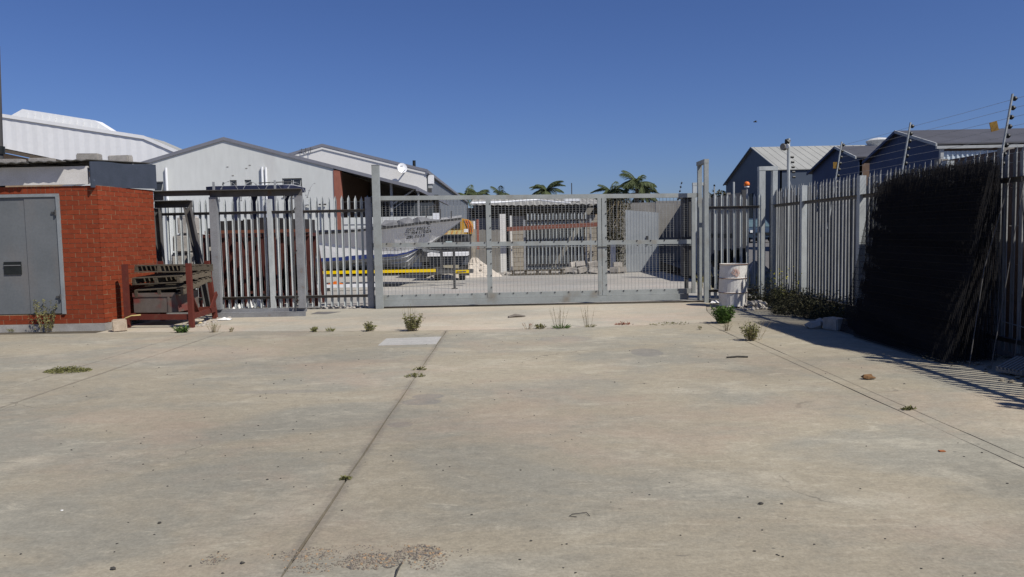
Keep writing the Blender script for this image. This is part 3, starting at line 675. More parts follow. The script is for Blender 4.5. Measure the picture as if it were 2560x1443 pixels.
def make_pallet(label):
    r = thing('pallet', (0, 0, 0), label, 'pallet', 'pallets in the red rack')
    bm_ = mesh_of('deck_board', MB().box(-0.5, 0.5, -0.045, 0.045, 0.118, 0.138), WOOD)
    for i in range(8):
        o = part_at('deck_board', bm_, r, (rb.uniform(-.01, .01), -0.5 + i * 0.143, rb.uniform(-.004, .004)), (0, 0, rb.uniform(-.015, .015)))
    sm = mesh_of('stringer', MB().box(-0.03, 0.03, -0.55, 0.55, 0.022, 0.116), WOOD)
    for x in (-0.46, 0, 0.46): part_at('stringer', sm, r, (x, 0, 0))
    bb = mesh_of('bottom_board', MB().box(-0.5, 0.5, -0.05, 0.05, 0.0, 0.02), WOOD)
    for y in (-0.5, 0, 0.5): part_at('bottom_board', bb, r, (0, y, 0))
    return r
pal = make_pallet('lowest and most tilted grey pallet in the red rack')
pal.location = (-6.6, 14.85, 0.66); pal.rotation_euler = (R(9), R(-3), R(-6))
for lab, loc, rot in (('middle grey pallet of the pile in the red rack', (-6.62, 14.85, 0.83), (R(3), R(-2), R(-9))),
                      ('topmost grey pallet in the red rack', (-6.60, 14.9, 1.005), (R(-1.5), R(0.5), R(-7)))):
    c = copy_tree(pal, label=lab); c.location = loc; c.rotation_euler = rot
BX = thing('steel_bin', (-6.72, 14.75, 0.26), 'rusty grey steel bin with red smears under the pallets', 'bin', rz=-0.11)
b = MB().box(-0.40, 0.40, -0.42, -0.40, 0, 0.37); b.box(-0.40, 0.40, 0.40, 0.42, 0, 0.37); b.box(-0.42, -0.402, -0.42, 0.42, 0, 0.37); b.box(0.402, 0.42, -0.42, 0.42, 0, 0.37); b.box(-0.40, 0.40, -0.398, 0.398, 0, 0.02)
part('body', b, RUSTBOX, BX, local=True)
part('rim', MB().box(-0.43, 0.43, -0.435, -0.42, 0.30, 0.375), RUSTBOX, BX, local=True)
part('rib', MB().box(0.27, 0.31, -0.435, -0.421, 0.0, 0.298), RUSTBOX, BX, local=True)
block('cement_block', (-7.09, 13.63, 0), (0.24, 0.22, 0.215), 0.5, SANDBLOCK, 'sandy cement block on the ground at the corner of the brick shed', 'block', None, 8)
put('cable_loop', MB().tube([(-7.22, 14.02, 0.02), (-7.2, 13.98, 0.12), (-7.15, 13.97, 0.2), (-7.05, 14.0, 0.24), (-6.9, 14.05, 0.245)], 0.012, 6), mat('yellow hose', (0.5, 0.4, 0.16), rough=0.6), (-7.2, 14, 0), 'thin yellowish hose bent over the lower front rail of the rack', 'hose', smooth=True)

# ------------------------------------------------------------------ things behind the left fence
GTR = 'red trestles behind the left fence'
def trestle(label):
    r = thing('steel_trestle', (0, 0, 0), label, 'trestle', GTR)
    part('ridge', MB().box(-0.05, 0.05, -0.5, 0.5, 1.66, 1.74), MAROON2, r, local=True)
    for sx in (-1, 1):
        for sy in (-0.42, 0.42):
            b = MB().bar((sx * 0.02, sy, 1.66), (sx * 0.165, sy * 1.1, 0.0), 0.10, 0.04, up=(0, 1, 0)); part('leg', b, MAROON2, r, local=True)
    part('tie_bar', MB().box(-0.14, 0.14, -0.46, -0.44, 0.32, 0.38), MAROON2, r, local=True)
    return r
TRL = ['red trestle behind the palings, right beside the slanting channel leg', 'red trestle behind the palings at the left upright of the big channel frame', 'first red trestle seen inside the big channel frame from the left', 'second red trestle inside the big channel frame from the left',
       'third red trestle inside the big channel frame from the left', 'fourth red trestle inside the big channel frame, just left of the fence post', 'red trestle just right of the middle fence post', 'red trestle between the fence post and the lock rod of the big frame', 'red trestle right behind the right upright of the big frame', 'red trestle nearest the boat, right of the big channel frame']
t0 = None
for i, lb in enumerate(TRL):
    x = -7.25 + i * 0.268
    if t0 is None: t0 = trestle(lb); t0.location = (x, 18.45, 0)
    else: copy_tree(t0, (x, 18.45 + rb.uniform(-.08, .08), 0), rb.uniform(-.08, .08), lb)
t = thing('steel_rail_stack', (-5.8, 18.4, 1.74), 'red steel rail laid along the tops of the trestles', 'steel rail')
part('rail_bar', MB().box(-7.2, -4.75, 17.93, 18.01, 1.755, 1.83), mat('rust red rail', (0.17, 0.058, 0.032), (0.12, 0.042, 0.025), scale=5, rough=0.8), t)
t = thing('covered_stack', (-5.7, 19.8, 0), 'tall stack under a black cover behind the red trestles', 'covered stack')
b = MB(); rr = random.Random(4)
for i in range(6):
    x0 = -7.45 + i * 0.37; b.box(x0, x0 + 0.365, 19.15 + rr.uniform(-.03, .03), 20.4, 0, 2.12 + rr.uniform(-.05, .05))
part('cover', b, mat('black tarpaulin', (0.022, 0.02, 0.02), (0.035, 0.03, 0.028), scale=5, rough=0.7), t)
for k, (x, y, z, lb) in enumerate(((-8.05, 18.5, 0, 'grey block on the bottom row at the shed side, behind the palings'), (-7.62, 18.55, 0, 'grey block on the bottom row nearest the trestles, behind the palings'), (-8.0, 18.5, 0.44, 'second-row grey block nearest the shed, behind the palings'), (-7.58, 18.5, 0.44, 'second-row grey block nearest the trestles, behind the palings'),
                              (-8.02, 18.55, 0.88, 'third-row grey block nearest the shed, behind the palings'), (-7.6, 18.45, 0.88, 'third-row grey block nearest the trestles, behind the palings'), (-7.95, 18.5, 1.32, 'fourth-row pale block nearest the shed, behind the palings'), (-7.55, 18.5, 1.32, 'fourth-row pale block near the trestles, behind the palings'), (-7.8, 18.5, 1.76, 'topmost pale block behind the palings at the shed side'))):
    block('stacked_block', (x, y, z), (0.40, 0.4, 0.435), rr.uniform(-.08, .08), CEMBLOCK, lb, 'block', 'grey blocks stacked behind the left fence', 20 + k)
# razor wire above the left fence
t = thing('razor_wire', (-6.0, 17.6, 2.6), 'loose coil of razor wire strung above the left fence', 'razor wire')
b = MB(); pts = []
for i in range(121):
    a = i / 120; th = a * 2 * math.pi * 4.5 + 2.6
    pts.append((-6.80 + a * 2.3, 17.75 + 0.24 * math.sin(th), 2.72 + 0.24 * math.cos(th) * (1 - 0.3 * a)))
b.tube(pts, 0.0055, 4)
pts2 = [(x, y, z) for x, y, z in pts[::5]]
for p in pts2: b.box(p[0] - .02, p[0] + .02, p[1] - .003, p[1] + .003, p[2] - .01, p[2] + .01)
part('coil', b, GALV_D, t)
part('support', MB().box(-6.88, -6.835, 17.70, 17.74, 0, 2.95), GALV_D, t); part('support', MB().box(-5.46, -5.42, 17.70, 17.74, 0, 2.96), GALV_D, t)
# ------------------------------------------------------------------ drum and black crate at the corner
t = thing('steel_drum', (4.68, 16.05, 0), 'dented white steel drum with rusty hoops standing by the gate portal', 'drum')
prof = [(0.285, 0.0), (0.292, 0.012), (0.286, 0.03), (0.286, 0.285), (0.297, 0.30), (0.286, 0.315), (0.286, 0.585), (0.297, 0.60), (0.286, 0.615), (0.285, 0.87), (0.292, 0.885), (0.292, 0.90), (0.27, 0.90), (0.27, 0.80), (0.0, 0.80)]
b = MB().lathe((4.68, 16.05, 0), prof[:-1], 28)
rr = random.Random(9)
b.v = [(x + 0.012 * math.sin(z * 7 + x * 9), y + 0.010 * math.sin(z * 5 + 1), z) for x, y, z in b.v]
part('body', b, DRUMW, t, smooth=False)
for z in (0.30, 0.60, 0.892, 0.01):
    pts = [(4.68 + 0.298 * math.cos(a * math.pi / 14) + 0.012 * math.sin(z * 7 + (4.68 + .297 * math.cos(a * math.pi / 14)) * 9), 16.05 + 0.298 * math.sin(a * math.pi / 14) + 0.010 * math.sin(z * 5 + 1), z) for a in range(29)]
    part('hoop', MB().tube(pts, 0.0065, 5, cap=False), RUST, t)
b = MB()
for i in range(7):
    a0 = -1.95 + i * 0.09
    for k in range(5):
        if (i - 3) ** 2 + (k - 2) ** 2 * 1.6 > 9 or rr.random() < 0.25: continue
        z0 = 0.66 + k * 0.032
        x_, y_ = 4.68 + .2895 * math.cos(a0), 16.05 + .2895 * math.sin(a0)
        b.obox((x_ + 0.012 * math.sin(z0 * 7 + x_ * 9), y_ + .010 * math.sin(z0 * 5 + 1), z0), (0.03, 0.006, 0.036), Matrix.Rotation(a0 + math.pi / 2, 3, 'Z'))
part('label', b, mat('faded red print', (0.46, 0.26, 0.2), (0.6, 0.5, 0.45), scale=20, rough=0.7), t)
t = thing('rubbish_heap', (4.75, 18.2, 0), 'heap of black plastic bags and crates behind the palings above the drum', 'rubbish')
b = MB()
for k in range(16): b.blob((4.9 + rr.uniform(0, .55), 18.2 + rr.uniform(-.2, .2), 0.25 + rr.uniform(0, .66)), 0.24, (1, 1, .8), .25, rr)
part('bag', b, BLACK, t)
b = MB()
for k in range(4): b.box(4.86 + k * 0.17, 4.99 + k * 0.17, 17.85, 18.25, 0.85, 1.14 + 0.04 * (k % 2))
part('crate', b, BLACK, t)

# ------------------------------------------------------------------ white warehouse behind the left fence
def wall_holes(poly, holes, y0, y1, fx=None):
    """front wall in XZ with rectangular holes (x0,x1,z0,z1), thickness y0..y1"""
    bm = bmesh.new(); loops = [poly] + [[(a, c), (b_, c), (b_, d), (a, d)] for a, b_, c, d in holes]
    edges = []
    for lp in loops:
        vv = [bm.verts.new((x, y0, z)) for x, z in lp]
        edges += [bm.edges.new((vv[i], vv[(i + 1) % len(vv)])) for i in range(len(vv))]
    r = bmesh.ops.triangle_fill(bm, use_beauty=True, edges=edges)
    faces = [g for g in r['geom'] if isinstance(g, bmesh.types.BMFace)]
    ext = bmesh.ops.extrude_face_region(bm, geom=faces)
    bmesh.ops.translate(bm, vec=(0, y1 - y0, 0), verts=[g for g in ext['geom'] if isinstance(g, bmesh.types.BMVert)])
    b = MB(); bm.verts.index_update()
    b.v = [tuple(v.co) for v in bm.verts]; b.f = [tuple(v.index for v in f.verts) for f in bm.faces]
    bm.free(); return b
W2 = thing('warehouse', (-11.5, 31, 0), 'white gabled warehouse with small windows and an open lean-to at its right end', 'warehouse')
holes = [(-9.22, -8.42, 3.30, 4.05), (-11.34, -11.06, 3.62, 4.02), (-10.74, -10.47, 3.62, 4.02), (-14.42, -14.03, 3.52, 4.02)]
b = wall_holes([(-18.9, 0), (-7.13, 0), (-7.13, 4.46), (-11.49, 5.66), (-18.9, 3.62)], holes, 31.0, 31.22)
part('front_wall', b, WHITEWALL, W2)
part('side_wall', MB().box(-7.33, -7.13, 31.222, 45, 0, 4.40), BROWNBRICK, W2)
part('pier', MB().box(-7.128, -6.86, 30.97, 31.35, 0, 4.33), REDPIER, W2)
def rz2(x): return 5.66 - 0.275 * abs(x + 11.49)
b = MB()
for xa, xb in ((-19.2, -11.49), (-11.49, -3.75)):
    za, zb = rz2(xa) + 0.03, rz2(xb) + 0.03
    b.add([(xa, 30.98, za), (xb, 30.98, zb), (xb, 46, zb), (xa, 46, za), (xa, 30.98, za + .05), (xb, 30.98, zb + .05), (xb, 46, zb + .05), (xa, 46, za + .05)],
          [(3, 2, 1, 0), (4, 5, 6, 7), (0, 1, 5, 4), (1, 2, 6, 5), (2, 3, 7, 6), (3, 0, 4, 7)])
part('roof', b, VERGE, W2)
for xa, xb in ((-19.2, -11.49), (-11.49, -3.75)):
    za, zb = rz2(xa), rz2(xb)
    b = MB().prism([(xa, za - .05), (xb, zb - .05), (xb, zb + .085), (xa, za + .085)], lambda u, v: (u, 30.945, v), lambda u, v: (u, 30.976, v)); part('verge_board', b, VERGE, W2)
part('gutter', MB().box(-3.80, -3.68, 30.9, 46, rz2(-3.75) - .10, rz2(-3.75) + 0.02), VERGE, W2)
def window(x0, x1, z0, z1, y, panes, parent, open_=()):
    f = MB(); t_ = 0.022
    f.box(x0, x1, y + .08, y + .13, z0, z0 + t_); f.box(x0, x1, y + .08, y + .13, z1 - t_, z1)
    f.box(x0, x0 + t_, y + .08, y + .13, z0 + t_, z1 - t_); f.box(x1 - t_, x1, y + .08, y + .13, z0 + t_, z1 - t_)
    for a, c, d, e_ in panes: f.box(a, c, y + .081, y + .129, d, e_)
    w = part('window', f, FRAMEW, parent)
    part('pane', MB().box(x0 + .01, x1 - .01, y + .14, y + .16, z0 + .01, z1 - .01), GLASS, w)
    for (a, c, d, e_) in open_:
        h = e_ - d; M3 = Matrix.Rotation(R(-22), 3, 'X'); s = MB()
        def q(x, z0_, z1_): 
            ctr = Vector(((a + c) / 2 + x[0], 0, (z0_ + z1_) / 2 - e_)); 
            return M3 @ ctr + Vector((0, y + .075, e_))
        for x0_, x1_, za, zb in ((a, c, d, d + .02), (a, c, e_ - .02, e_), (a, a + .02, d + .02, e_ - .02), (c - .02, c, d + .02, e_ - .02)):
            s.obox(q(((x0_ + x1_) / 2 - (a + c) / 2,), za, zb), (x1_ - x0_, .03, zb - za), M3)
        sa = part('sash', s, FRAMEW, w)
        g = MB(); g.obox(q((0,), d + .03, e_ - .03), (c - a - .06, .008, h - .06), M3); part('pane', g, GLASS, w)
    part('sill', MB().box(x0 - .03, x1 + .03, y - .03, y + .075, z0 - .04, z0 - .002), FRAMEW, w)
window(-9.22, -8.42, 3.30, 4.05, 31.0, [(-8.82, -8.79, 3.33, 4.01), (-9.18, -8.46, 3.66, 3.69)], W2, [(-9.19, -8.83, 3.70, 4.01), (-8.78, -8.46, 3.70, 4.01)])
window(-11.34, -11.06, 3.62, 4.02, 31.0, [], W2, [(-11.31, -11.09, 3.68, 3.98)]); window(-10.74, -10.47, 3.62, 4.02, 31.0, [], W2, [(-10.71, -10.50, 3.68, 3.98)])
window(-14.42, -14.03, 3.52, 4.02, 31.0, [], W2, [(-14.39, -14.06, 3.60, 3.98)])
for x, z1 in ((-9.99, 4.52), (-9.84, 4.50), (-13.86, 4.56)):
    part('vent_pipe', MB().tube([(x, 30.93, 0.2), (x, 30.93, z1)], 0.05, 10), WHITEPVC, W2, smooth=False)
b = MB()
for x, z in ((-11.4, 4.55), (-10.64, 4.48), (-11.2, 4.2), (-10.5, 4.6)): b.box(x - .04, x + .04, 30.992, 31.01, z - .018, z + .018)
part('wall_bracket', b, GREYPANEL, W2, kind='stuff')
part('bent_pipe', MB().tube([(-8.35, 30.9, 2.2), (-8.35, 30.9, 2.85), (-8.30, 30.9, 2.95), (-8.2, 30.9, 2.98), (-8.1, 30.9, 2.95), (-8.06, 30.9, 2.85), (-8.06, 30.9, 2.4)], 0.04, 8), GALV_D, W2)
part('bent_pipe', MB().tube([(-7.62, 30.92, 1.8), (-7.62, 30.92, 2.95), (-7.75, 30.92, 2.97), (-7.45, 30.92, 2.97)], 0.03, 8), DARKSTEEL, W2)
# lean-to
part('floor', MB().box(-7.1, -3.6, 31.3, 38.5, -0.02, 0.05), FARC, W2)
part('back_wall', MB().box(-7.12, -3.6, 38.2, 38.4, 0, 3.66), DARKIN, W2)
part('veranda_wall', MB().box(-6.855, -2.9, 31.05, 31.2, 0, 2.42), WHITEWALL, W2)
part('veranda_coping', MB().box(-6.85, -2.85, 31.03, 31.22, 2.13, 2.15), VERGE, W2)
b = MB()
for i in range(9): b.bar((-6.8, 36.0, 2.55 + i * .09), (-3.7, 36.0, 2.55 + i * .09), .02, .06)
part('louvre', b, DARKSTEEL, W2)
part('lintel_rail', MB().box(-6.85, -3.75, 31.1, 31.16, 3.05, 3.075), DARKSTEEL, W2)
part('post', MB().box(-4.93, -4.83, 31.4, 31.5, 0.05, 3.83), GALV_D, W2)
part('post', MB().box(-3.82, -3.74, 31.4, 31.48, 0.05, 3.52), GALV_D, W2)
b = MB().bar((-4.83, 31.45, 2.95), (-3.95, 31.45, 3.52), .06, .06); part('brace', b, GALV_D, W2)
b = MB().bar((-4.85, 31.47, 2.75), (-4.05, 31.47, 3.28), .03, .03); part('brace', b, GALV_D, W2)
b = MB().bar((-3.75, 31.6, 2.55), (-3.1, 31.6, 2.9), .04, .05); part('brace', b, DARKSTEEL, W2)
# louvre panels under the lean-to, right of the gate post
t = thing('shutter_screen', (-4.4, 32.0, 0), 'dark slatted screen under the open lean-to of the white warehouse', 'screen')
for i, x in enumerate((-6.6, -5.95, -5.3)):
    b = MB()
    for k in range(10): b.box(x, x + .55, 32.0, 32.03, 2.42 + k * .07, 2.455 + k * .07)
    part('slat_row', b, DARKSTEEL, t)
part('panel', MB().box(-4.8, -3.2, 32.0, 32.04, 2.0, 3.0), mat('dark grey panel', (0.06, 0.07, 0.08), rough=0.6), t)

# ------------------------------------------------------------------ second warehouse behind
W3 = thing('warehouse', (-9.5, 39, 0), 'cream gabled warehouse behind the white one, with a satellite dish and a grey side wall', 'warehouse')
W3R = -4.28
def rz3(x): return 6.30 - 0.262 * abs(x + 9.48)
b = wall_holes([(-15.5, 0), (W3R, 0), (W3R, rz3(W3R)), (-9.48, 6.30), (-15.5, rz3(-15.5))], [], 39.0, 39.3); part('front_wall', b, CREAMWALL, W3)
b = MB(); n = 120
ZS = rz3(W3R) - .02
for i in range(n + 1):
    y = 39.302 + i * 0.3; o = 0.03 if i % 2 else 0.0
    b.v += [(W3R + o, y, 0), (W3R + o, y, ZS)]
b.f = [(i * 2, i * 2 + 2, i * 2 + 3, i * 2 + 1) for i in range(n)]
part('side_wall', b, GREYCLAD, W3)
b = MB()
for xa, xb in ((-15.8, -9.48), (-9.48, W3R + .1)):
    za, zb = rz3(xa) + .03, rz3(xb) + .03
    b.add([(xa, 38.97, za), (xb, 38.97, zb), (xb, 75, zb), (xa, 75, za), (xa, 38.97, za + .05), (xb, 38.97, zb + .05), (xb, 75, zb + .05), (xa, 75, za + .05)],
          [(3, 2, 1, 0), (4, 5, 6, 7), (0, 1, 5, 4), (1, 2, 6, 5), (2, 3, 7, 6), (3, 0, 4, 7)])
part('roof', b, VERGE, W3)
for xa, xb in ((-15.8, -9.48), (-9.48, W3R + .1)):
    za, zb = rz3(xa), rz3(xb)
    b = MB().prism([(xa, za - .06), (xb, zb - .06), (xb, zb + .085), (xa, za + .085)], lambda u, v: (u, 38.93, v), lambda u, v: (u, 38.966, v)); part('verge_board', b, VERGE, W3)
    b = MB().prism([(xa, za - .19), (xb, zb - .19), (xb, zb - .075), (xa, za - .075)], lambda u, v: (u, 38.95, v), lambda u, v: (u, 38.996, v)); part('trim_board', b, CREAMWALL, W3)
part('gutter', MB().box(W3R + .04, W3R + .16, 38.9, 75, ZS - .12, ZS + .0), VERGE, W3)
part('flue', MB().tube([(-5.6, 45, 5.2), (-5.6, 45, 6.05)], 0.09, 8), BLACK, W3)
b = MB()
for x in (-10.5, -10.3, -10.05): b.tube([(x, 38.85, 5.9), (x, 38.85, 6.15 + .1 * (x + 10.5))], 0.015, 5); b.bar((x - .12, 38.85, 6.1), (x + .12, 38.85, 6.12), .01, .01)
part('aerial', b, DARKSTEEL, W3)
part('side_window', MB().box(W3R - .02, W3R + .06, 40.6, 41.6, 3.15, 3.72), BLACK, W3); part('window_frame', MB().box(W3R + .061, W3R + .07, 40.65, 41.1, 3.18, 3.5), FRAMEW, W3)
DS = thing('satellite_dish', (-5.39, 38.6, 5.05), 'white satellite dish on the gable of the cream warehouse', 'satellite dish')
b = MB(); nrm = Vector((0.25, -0.85, 0.35)).normalized(); qx = nrm.to_track_quat('Z', 'Y').to_matrix()
prof = [(0.0, -.07), (.12, -.06), (.2, -.03), (.245, 0.0)]; N = 20
vv = [Vector((0, 0, -.07))]
for r_, z_ in prof[1:]:
    for k in range(N): a = 2 * math.pi * k / N; vv.append(Vector((r_ * math.cos(a), r_ * 1.12 * math.sin(a), z_)))
ff = [(0, 1 + k, 1 + (k + 1) % N) for k in range(N)]
for i in range(2):
    for k in range(N): ff.append((1 + i * N + k, 1 + (i + 1) * N + k, 1 + (i + 1) * N + (k + 1) % N, 1 + i * N + (k + 1) % N))
c0 = Vector((-5.39, 38.5, 5.05)); b.add([qx @ p + c0 for p in vv], ff); part('reflector', b, WHITECLAD, DS, smooth=True)
b = MB().bar(c0 + Vector((0, .1, -.1)), (-5.36, 38.99, 4.85), .05, .05); part('bracket', b, GALV_D, DS)
b = MB().bar(c0 + Vector((.0, -.05, -.26)), c0 + Vector((.2, -.42, -.13)), .02, .02); part('feed_arm', b, GALV_D, DS)
b = MB()
for k in range(4): b.obox(c0 + qx @ Vector((-.07 + k * .035, .12, -.02)), (.022, .03, .01), qx)
part('printed_mark', b, DARKSTEEL, DS)
AC = thing('air_conditioner', (-4.05, 39.6, 4.5), 'white air conditioner unit on the grey side wall of the cream warehouse', 'air conditioner')
part('casing', MB().box(-4.22, -3.95, 39.45, 39.9, 4.30, 4.75), WHITECLAD, AC)
part('casing', MB().box(-4.22, -4.02, 39.5, 39.85, 4.08, 4.28), FRAMEW, AC); part('bracket', MB().box(-4.24, -4.05, 39.5, 39.55, 3.85, 4.07), DARKSTEEL, AC)

# ------------------------------------------------------------------ third, large white warehouse at far left
W1 = thing('warehouse', (-28, 45, 0), 'large white clad warehouse rising behind the brick shed', 'warehouse')
top = [(-46, 11.95), (-21.35, 7.71), (-19.64, 6.93), (-17, 5.6)]
b = MB(); n = 96; vv = []
def ztop(x):
    for (xa, za), (xb, zb) in zip(top, top[1:]):
        if xa <= x <= xb: return za + (zb - za) * (x - xa) / (xb - xa)
def zbot(x): return 7.27 - 0.226 * (x + 29.81)
for i in range(n + 1):
    x = -46 + 29 * i / n; o = .010 if i % 2 else 0
    zb_ = min(zbot(x), ztop(x) - .2); vv += [(x, 45 - o, zb_), (x, 45 - o, ztop(x) - .05)]
b.add(vv, [(i * 2, i * 2 + 2, i * 2 + 3, i * 2 + 1) for i in range(n)]); part('cladding', b, WHITECLAD, W1)
b = MB().prism([(-46, 0), (-17, 0), (-17, 4.0), (-46, 10.7)], lambda u, v: (u, 45.25, v), lambda u, v: (u, 45.6, v)); part('lower_wall', b, TANBRICK, W1)
b = MB().prism([(-46, zbot(-46) - .25), (-17, zbot(-17) - .25), (-17, zbot(-17) + .02), (-46, zbot(-46) + .02)], lambda u, v: (u, 45.02, v), lambda u, v: (u, 45.24, v)); part('flashing', b, mat('brown flashing', (0.12, 0.095, 0.07), rough=0.7), W1)
b = MB()
for (xa, za), (xb, zb) in zip(top, top[1:]): b.prism([(xa, za - .06), (xb, zb - .06), (xb, zb + .06), (xa, za + .06)], lambda u, v: (u, 44.96, v), lambda u, v: (u, 47.6, v))
part('roof', b, ROOFLIGHT, W1)
b = MB()
for (xa, za), (xb, zb) in zip(top, top[1:]): b.prism([(xa, za - .12), (xb, zb - .12), (xb, zb + .08), (xa, za + .08)], lambda u, v: (u, 44.92, v), lambda u, v: (u, 44.955, v))
part('verge_trim', b, WHITECLAD, W1)
b = MB()
pl_ = [(-30.3, 9.2), (-29.3, 9.72), (-25.0, 8.97), (-23.6, 8.05)]
b.prism(pl_, lambda u, v: (u, 46.5, v), lambda u, v: (u, 47.4, v)); part('roof_vent', b, WHITECLAD, W1)
b = MB()
for i in range(11): x = -29.1 + i * .42; z = 9.6 - .175 * (x + 29.3); b.bar((x, 46.46, z - .42), (x + .12, 46.46, z - .05), .05, .04, up=(0, 1, 0))
part('vent_rib', b, WHITECLAD, W1)
part('wall_lamp', MB().blob((-29.55, 44.5, 7.35), 0.24, (1, 1, 1), 0.02), LAMPGLASS, W1, smooth=True)

# ------------------------------------------------------------------ boat on its trailer
BT_ = thing('boat', (-5.5, 25.3, 0.6), 'white and grey ski boat with a blue canopy on the trailer behind the gate', 'boat')
CYB = 25.3
#      X      gun(h,z)      knuckle(h,z)   chine(h,z)    keel z
ST = [(-9.6, (1.08, 1.62), (0.98, 1.42), (0.92, .88), .60),
      (-7.8, (1.12, 1.68), (0.99, 1.44), (0.94, .86), .58),
      (-6.3, (1.14, 1.77), (1.00, 1.50), (0.92, .87), .57),
      (-5.2, (1.16, 1.82), (0.895, 1.33), (0.86, .90), .57),
      (-4.4, (1.14, 1.88), (0.745, 1.17), (0.71, .95), .59),
      (-3.75, (1.06, 1.94), (0.54, 1.13), (0.50, 1.00), .575),
      (-3.43, (0.97, 1.98), (0.42, 1.17), (0.38, 1.06), .62),
      (-3.08, (0.85, 2.02), (0.27, 1.25), (0.23, 1.19), 1.08),
      (-2.6, (0.63, 2.08), (0.14, 1.47), (0.12, 1.42), 1.36),
      (-2.05, (0.33, 2.13), (0.05, 1.85), (0.04, 1.82), 1.78),
      (-1.62, (0.05, 2.18), (0.02, 2.12), (0.015, 2.11), 2.10)]
hull = MB(); bot = MB()
for X, gn, kn, ch, kz in ST:
    for s in (-1, 1):
        hull.v += [(X, CYB + s * gn[0], gn[1]), (X, CYB + s * kn[0], kn[1]), (X, CYB + s * ch[0], ch[1])]
    bot.v += [(X, CYB - ch[0], ch[1]), (X, CYB, kz), (X, CYB + ch[0], ch[1])]
for i in range(len(ST) - 1):
    for s in (0, 3):
        for k in range(2): a, c = i * 6 + s + k, (i + 1) * 6 + s + k; hull.f.append((a, c, c + 1, a + 1))
    for k in range(2): a, c = i * 3 + k, (i + 1) * 3 + k; bot.f.append((a, c, c + 1, a + 1))
hull.f += [(0, 1, 2, 5, 4, 3)]; bot.f.append((0, 1, 2)); e9 = (len(ST) - 1) * 6; hull.f.append((e9, e9 + 1, e9 + 2, e9 + 5, e9 + 4, e9 + 3))
part('hull', hull, HULL, BT_); part('hull_bottom', bot, HULLGREY, BT_)
def strip(idx, dz0, dz1, out, r0=0, r1=len(ST), both=True):
    b = MB()
    for s in ((-1, 1) if both else (-1,)):
        o = len(b.v)
        for i in range(r0, r1):
            X, h, z = ST[i][0], ST[i][idx][0], ST[i][idx][1]
            for dh, dz in ((-.01, dz0), (out, dz0), (out, dz1), (-.01, dz1)): b.v.append((X, CYB + s * (h + dh), z + dz))
        for i in range(r1 - r0 - 1):
            for k in range(4): a, c = o + i * 4 + k, o + i * 4 + (k + 1) % 4; b.f.append((a, c, c + 4, a + 4))
    return b
part('rub_rail', strip(1, -.055, .02, .014), RUBBER, BT_)
part('boot_stripe', strip(3, -.02, .12, .012, 0, 8), BOATBLUE, BT_)
b = MB()
for f_, zf, xa, xb in ((0.42, .0, -5.6, -2.9), (0.78, .0, -5.4, -3.0)):
    pts = []
    for i in range(2, 9):
        X, gn, kn, ch, kz = ST[i]
        if X < xa or X > xb + .2: continue
        pts.append((X, CYB - ch[0] * f_ - .012, kz + (ch[1] - kz) * f_ - .012))
    if len(pts) > 1: b.tube(pts, .022, 5)
part('spray_rail', b, HULL, BT_)
dk = MB()
for X, gn, kn, ch, kz in ST: dk.v += [(X, CYB - gn[0] + .03, gn[1] - .02), (X, CYB, gn[1] + (.10 if X > -5.5 else -.25)), (X, CYB + gn[0] - .03, gn[1] - .02)]
for i in range(len(ST) - 1):
    for k in range(2): a, c = i * 3 + k, (i + 1) * 3 + k; dk.f.append((a, c, c + 1, a + 1))
part('deck', dk, mat('dusty grey deck', (0.30, 0.30, 0.30), (0.22, 0.22, 0.22), scale=3, rough=0.9), BT_)
gwb = MB()
for X, h in ((-4.3, .10), (-3.9, .20), (-3.4, .24), (-2.9, .18), (-2.6, .08)): gwb.blob((X, CYB - .45, 1.95 + (X + 4.4) * .08), .32, (1.2, .9, h * 3.0), .2)
part('deck_cover', gwb, mat('grey boat cover', (0.20, 0.20, 0.205), (0.13, 0.13, 0.135), scale=4, rough=0.95), BT_)
part('coaming', MB().box(-7.6, -5.0, CYB - 1.05, CYB + 1.05, 1.70, 1.86), NAVYCANVAS, BT_)
tt = MB(); tt.slab_poly([(-9.75, CYB - .75), (-9.4, CYB - .95), (-7.2, CYB - .95), (-6.95, CYB - .7), (-6.95, CYB + .7), (-7.2, CYB + .95), (-9.4, CYB + .95), (-9.75, CYB + .75)], 3.17, 3.32)
part('canopy', tt, NAVYCANVAS, BT_)
part('canopy_rim', MB().box(-9.7, -6.98, CYB - .7, CYB + .7, 3.322, 3.345), HULL, BT_)
for x, y, lx in ((-8.75, -.85, .10), (-7.65, -.85, .10), (-8.75, .85, .10), (-7.65, .85, .10)):
    part('canopy_post', MB().box(x - lx, x + lx, CYB + y - .03, CYB + y + .03, 1.6, 3.168), NAVYCANVAS, BT_)
b = MB()
for x in (-9.3, -8.9, -8.4, -7.2): b.tube([(x, CYB - .5, 3.37), (x + .03, CYB - .5, 3.47)], .03, 5)
b.tube([(-8.1, CYB - .6, 3.42), (-7.0, CYB - .6, 3.44)], .018, 5)
part('rod_holder', b, DARKSTEEL, BT_)
b = MB().tube([(-8.35, CYB - .99, 3.0), (-8.35, CYB - .94, 3.0)], .07, 10); part('deck_lamp', b, LAMPGLASS, BT_)
b = MB().box(-9.95, -9.62, CYB - .3, CYB + .3, .9, 2.0); part('outboard', b, BLACK, BT_)
# bow fittings
b = MB().box(-2.55, -2.35, CYB - .25, CYB - .10, 2.15, 2.36); part('bow_locker', b, WHITECLAD, BT_)
for x, h in ((-2.75, .3), (-2.3, .36), (-1.95, .3)):
    b = MB(); b.tube([(x, CYB - .35 + (x + 2.75) * .25, 2.1), (x, CYB - .35 + (x + 2.75) * .25, 2.12 + h)], .02, 5); part('bow_post', b, DARKSTEEL, BT_)
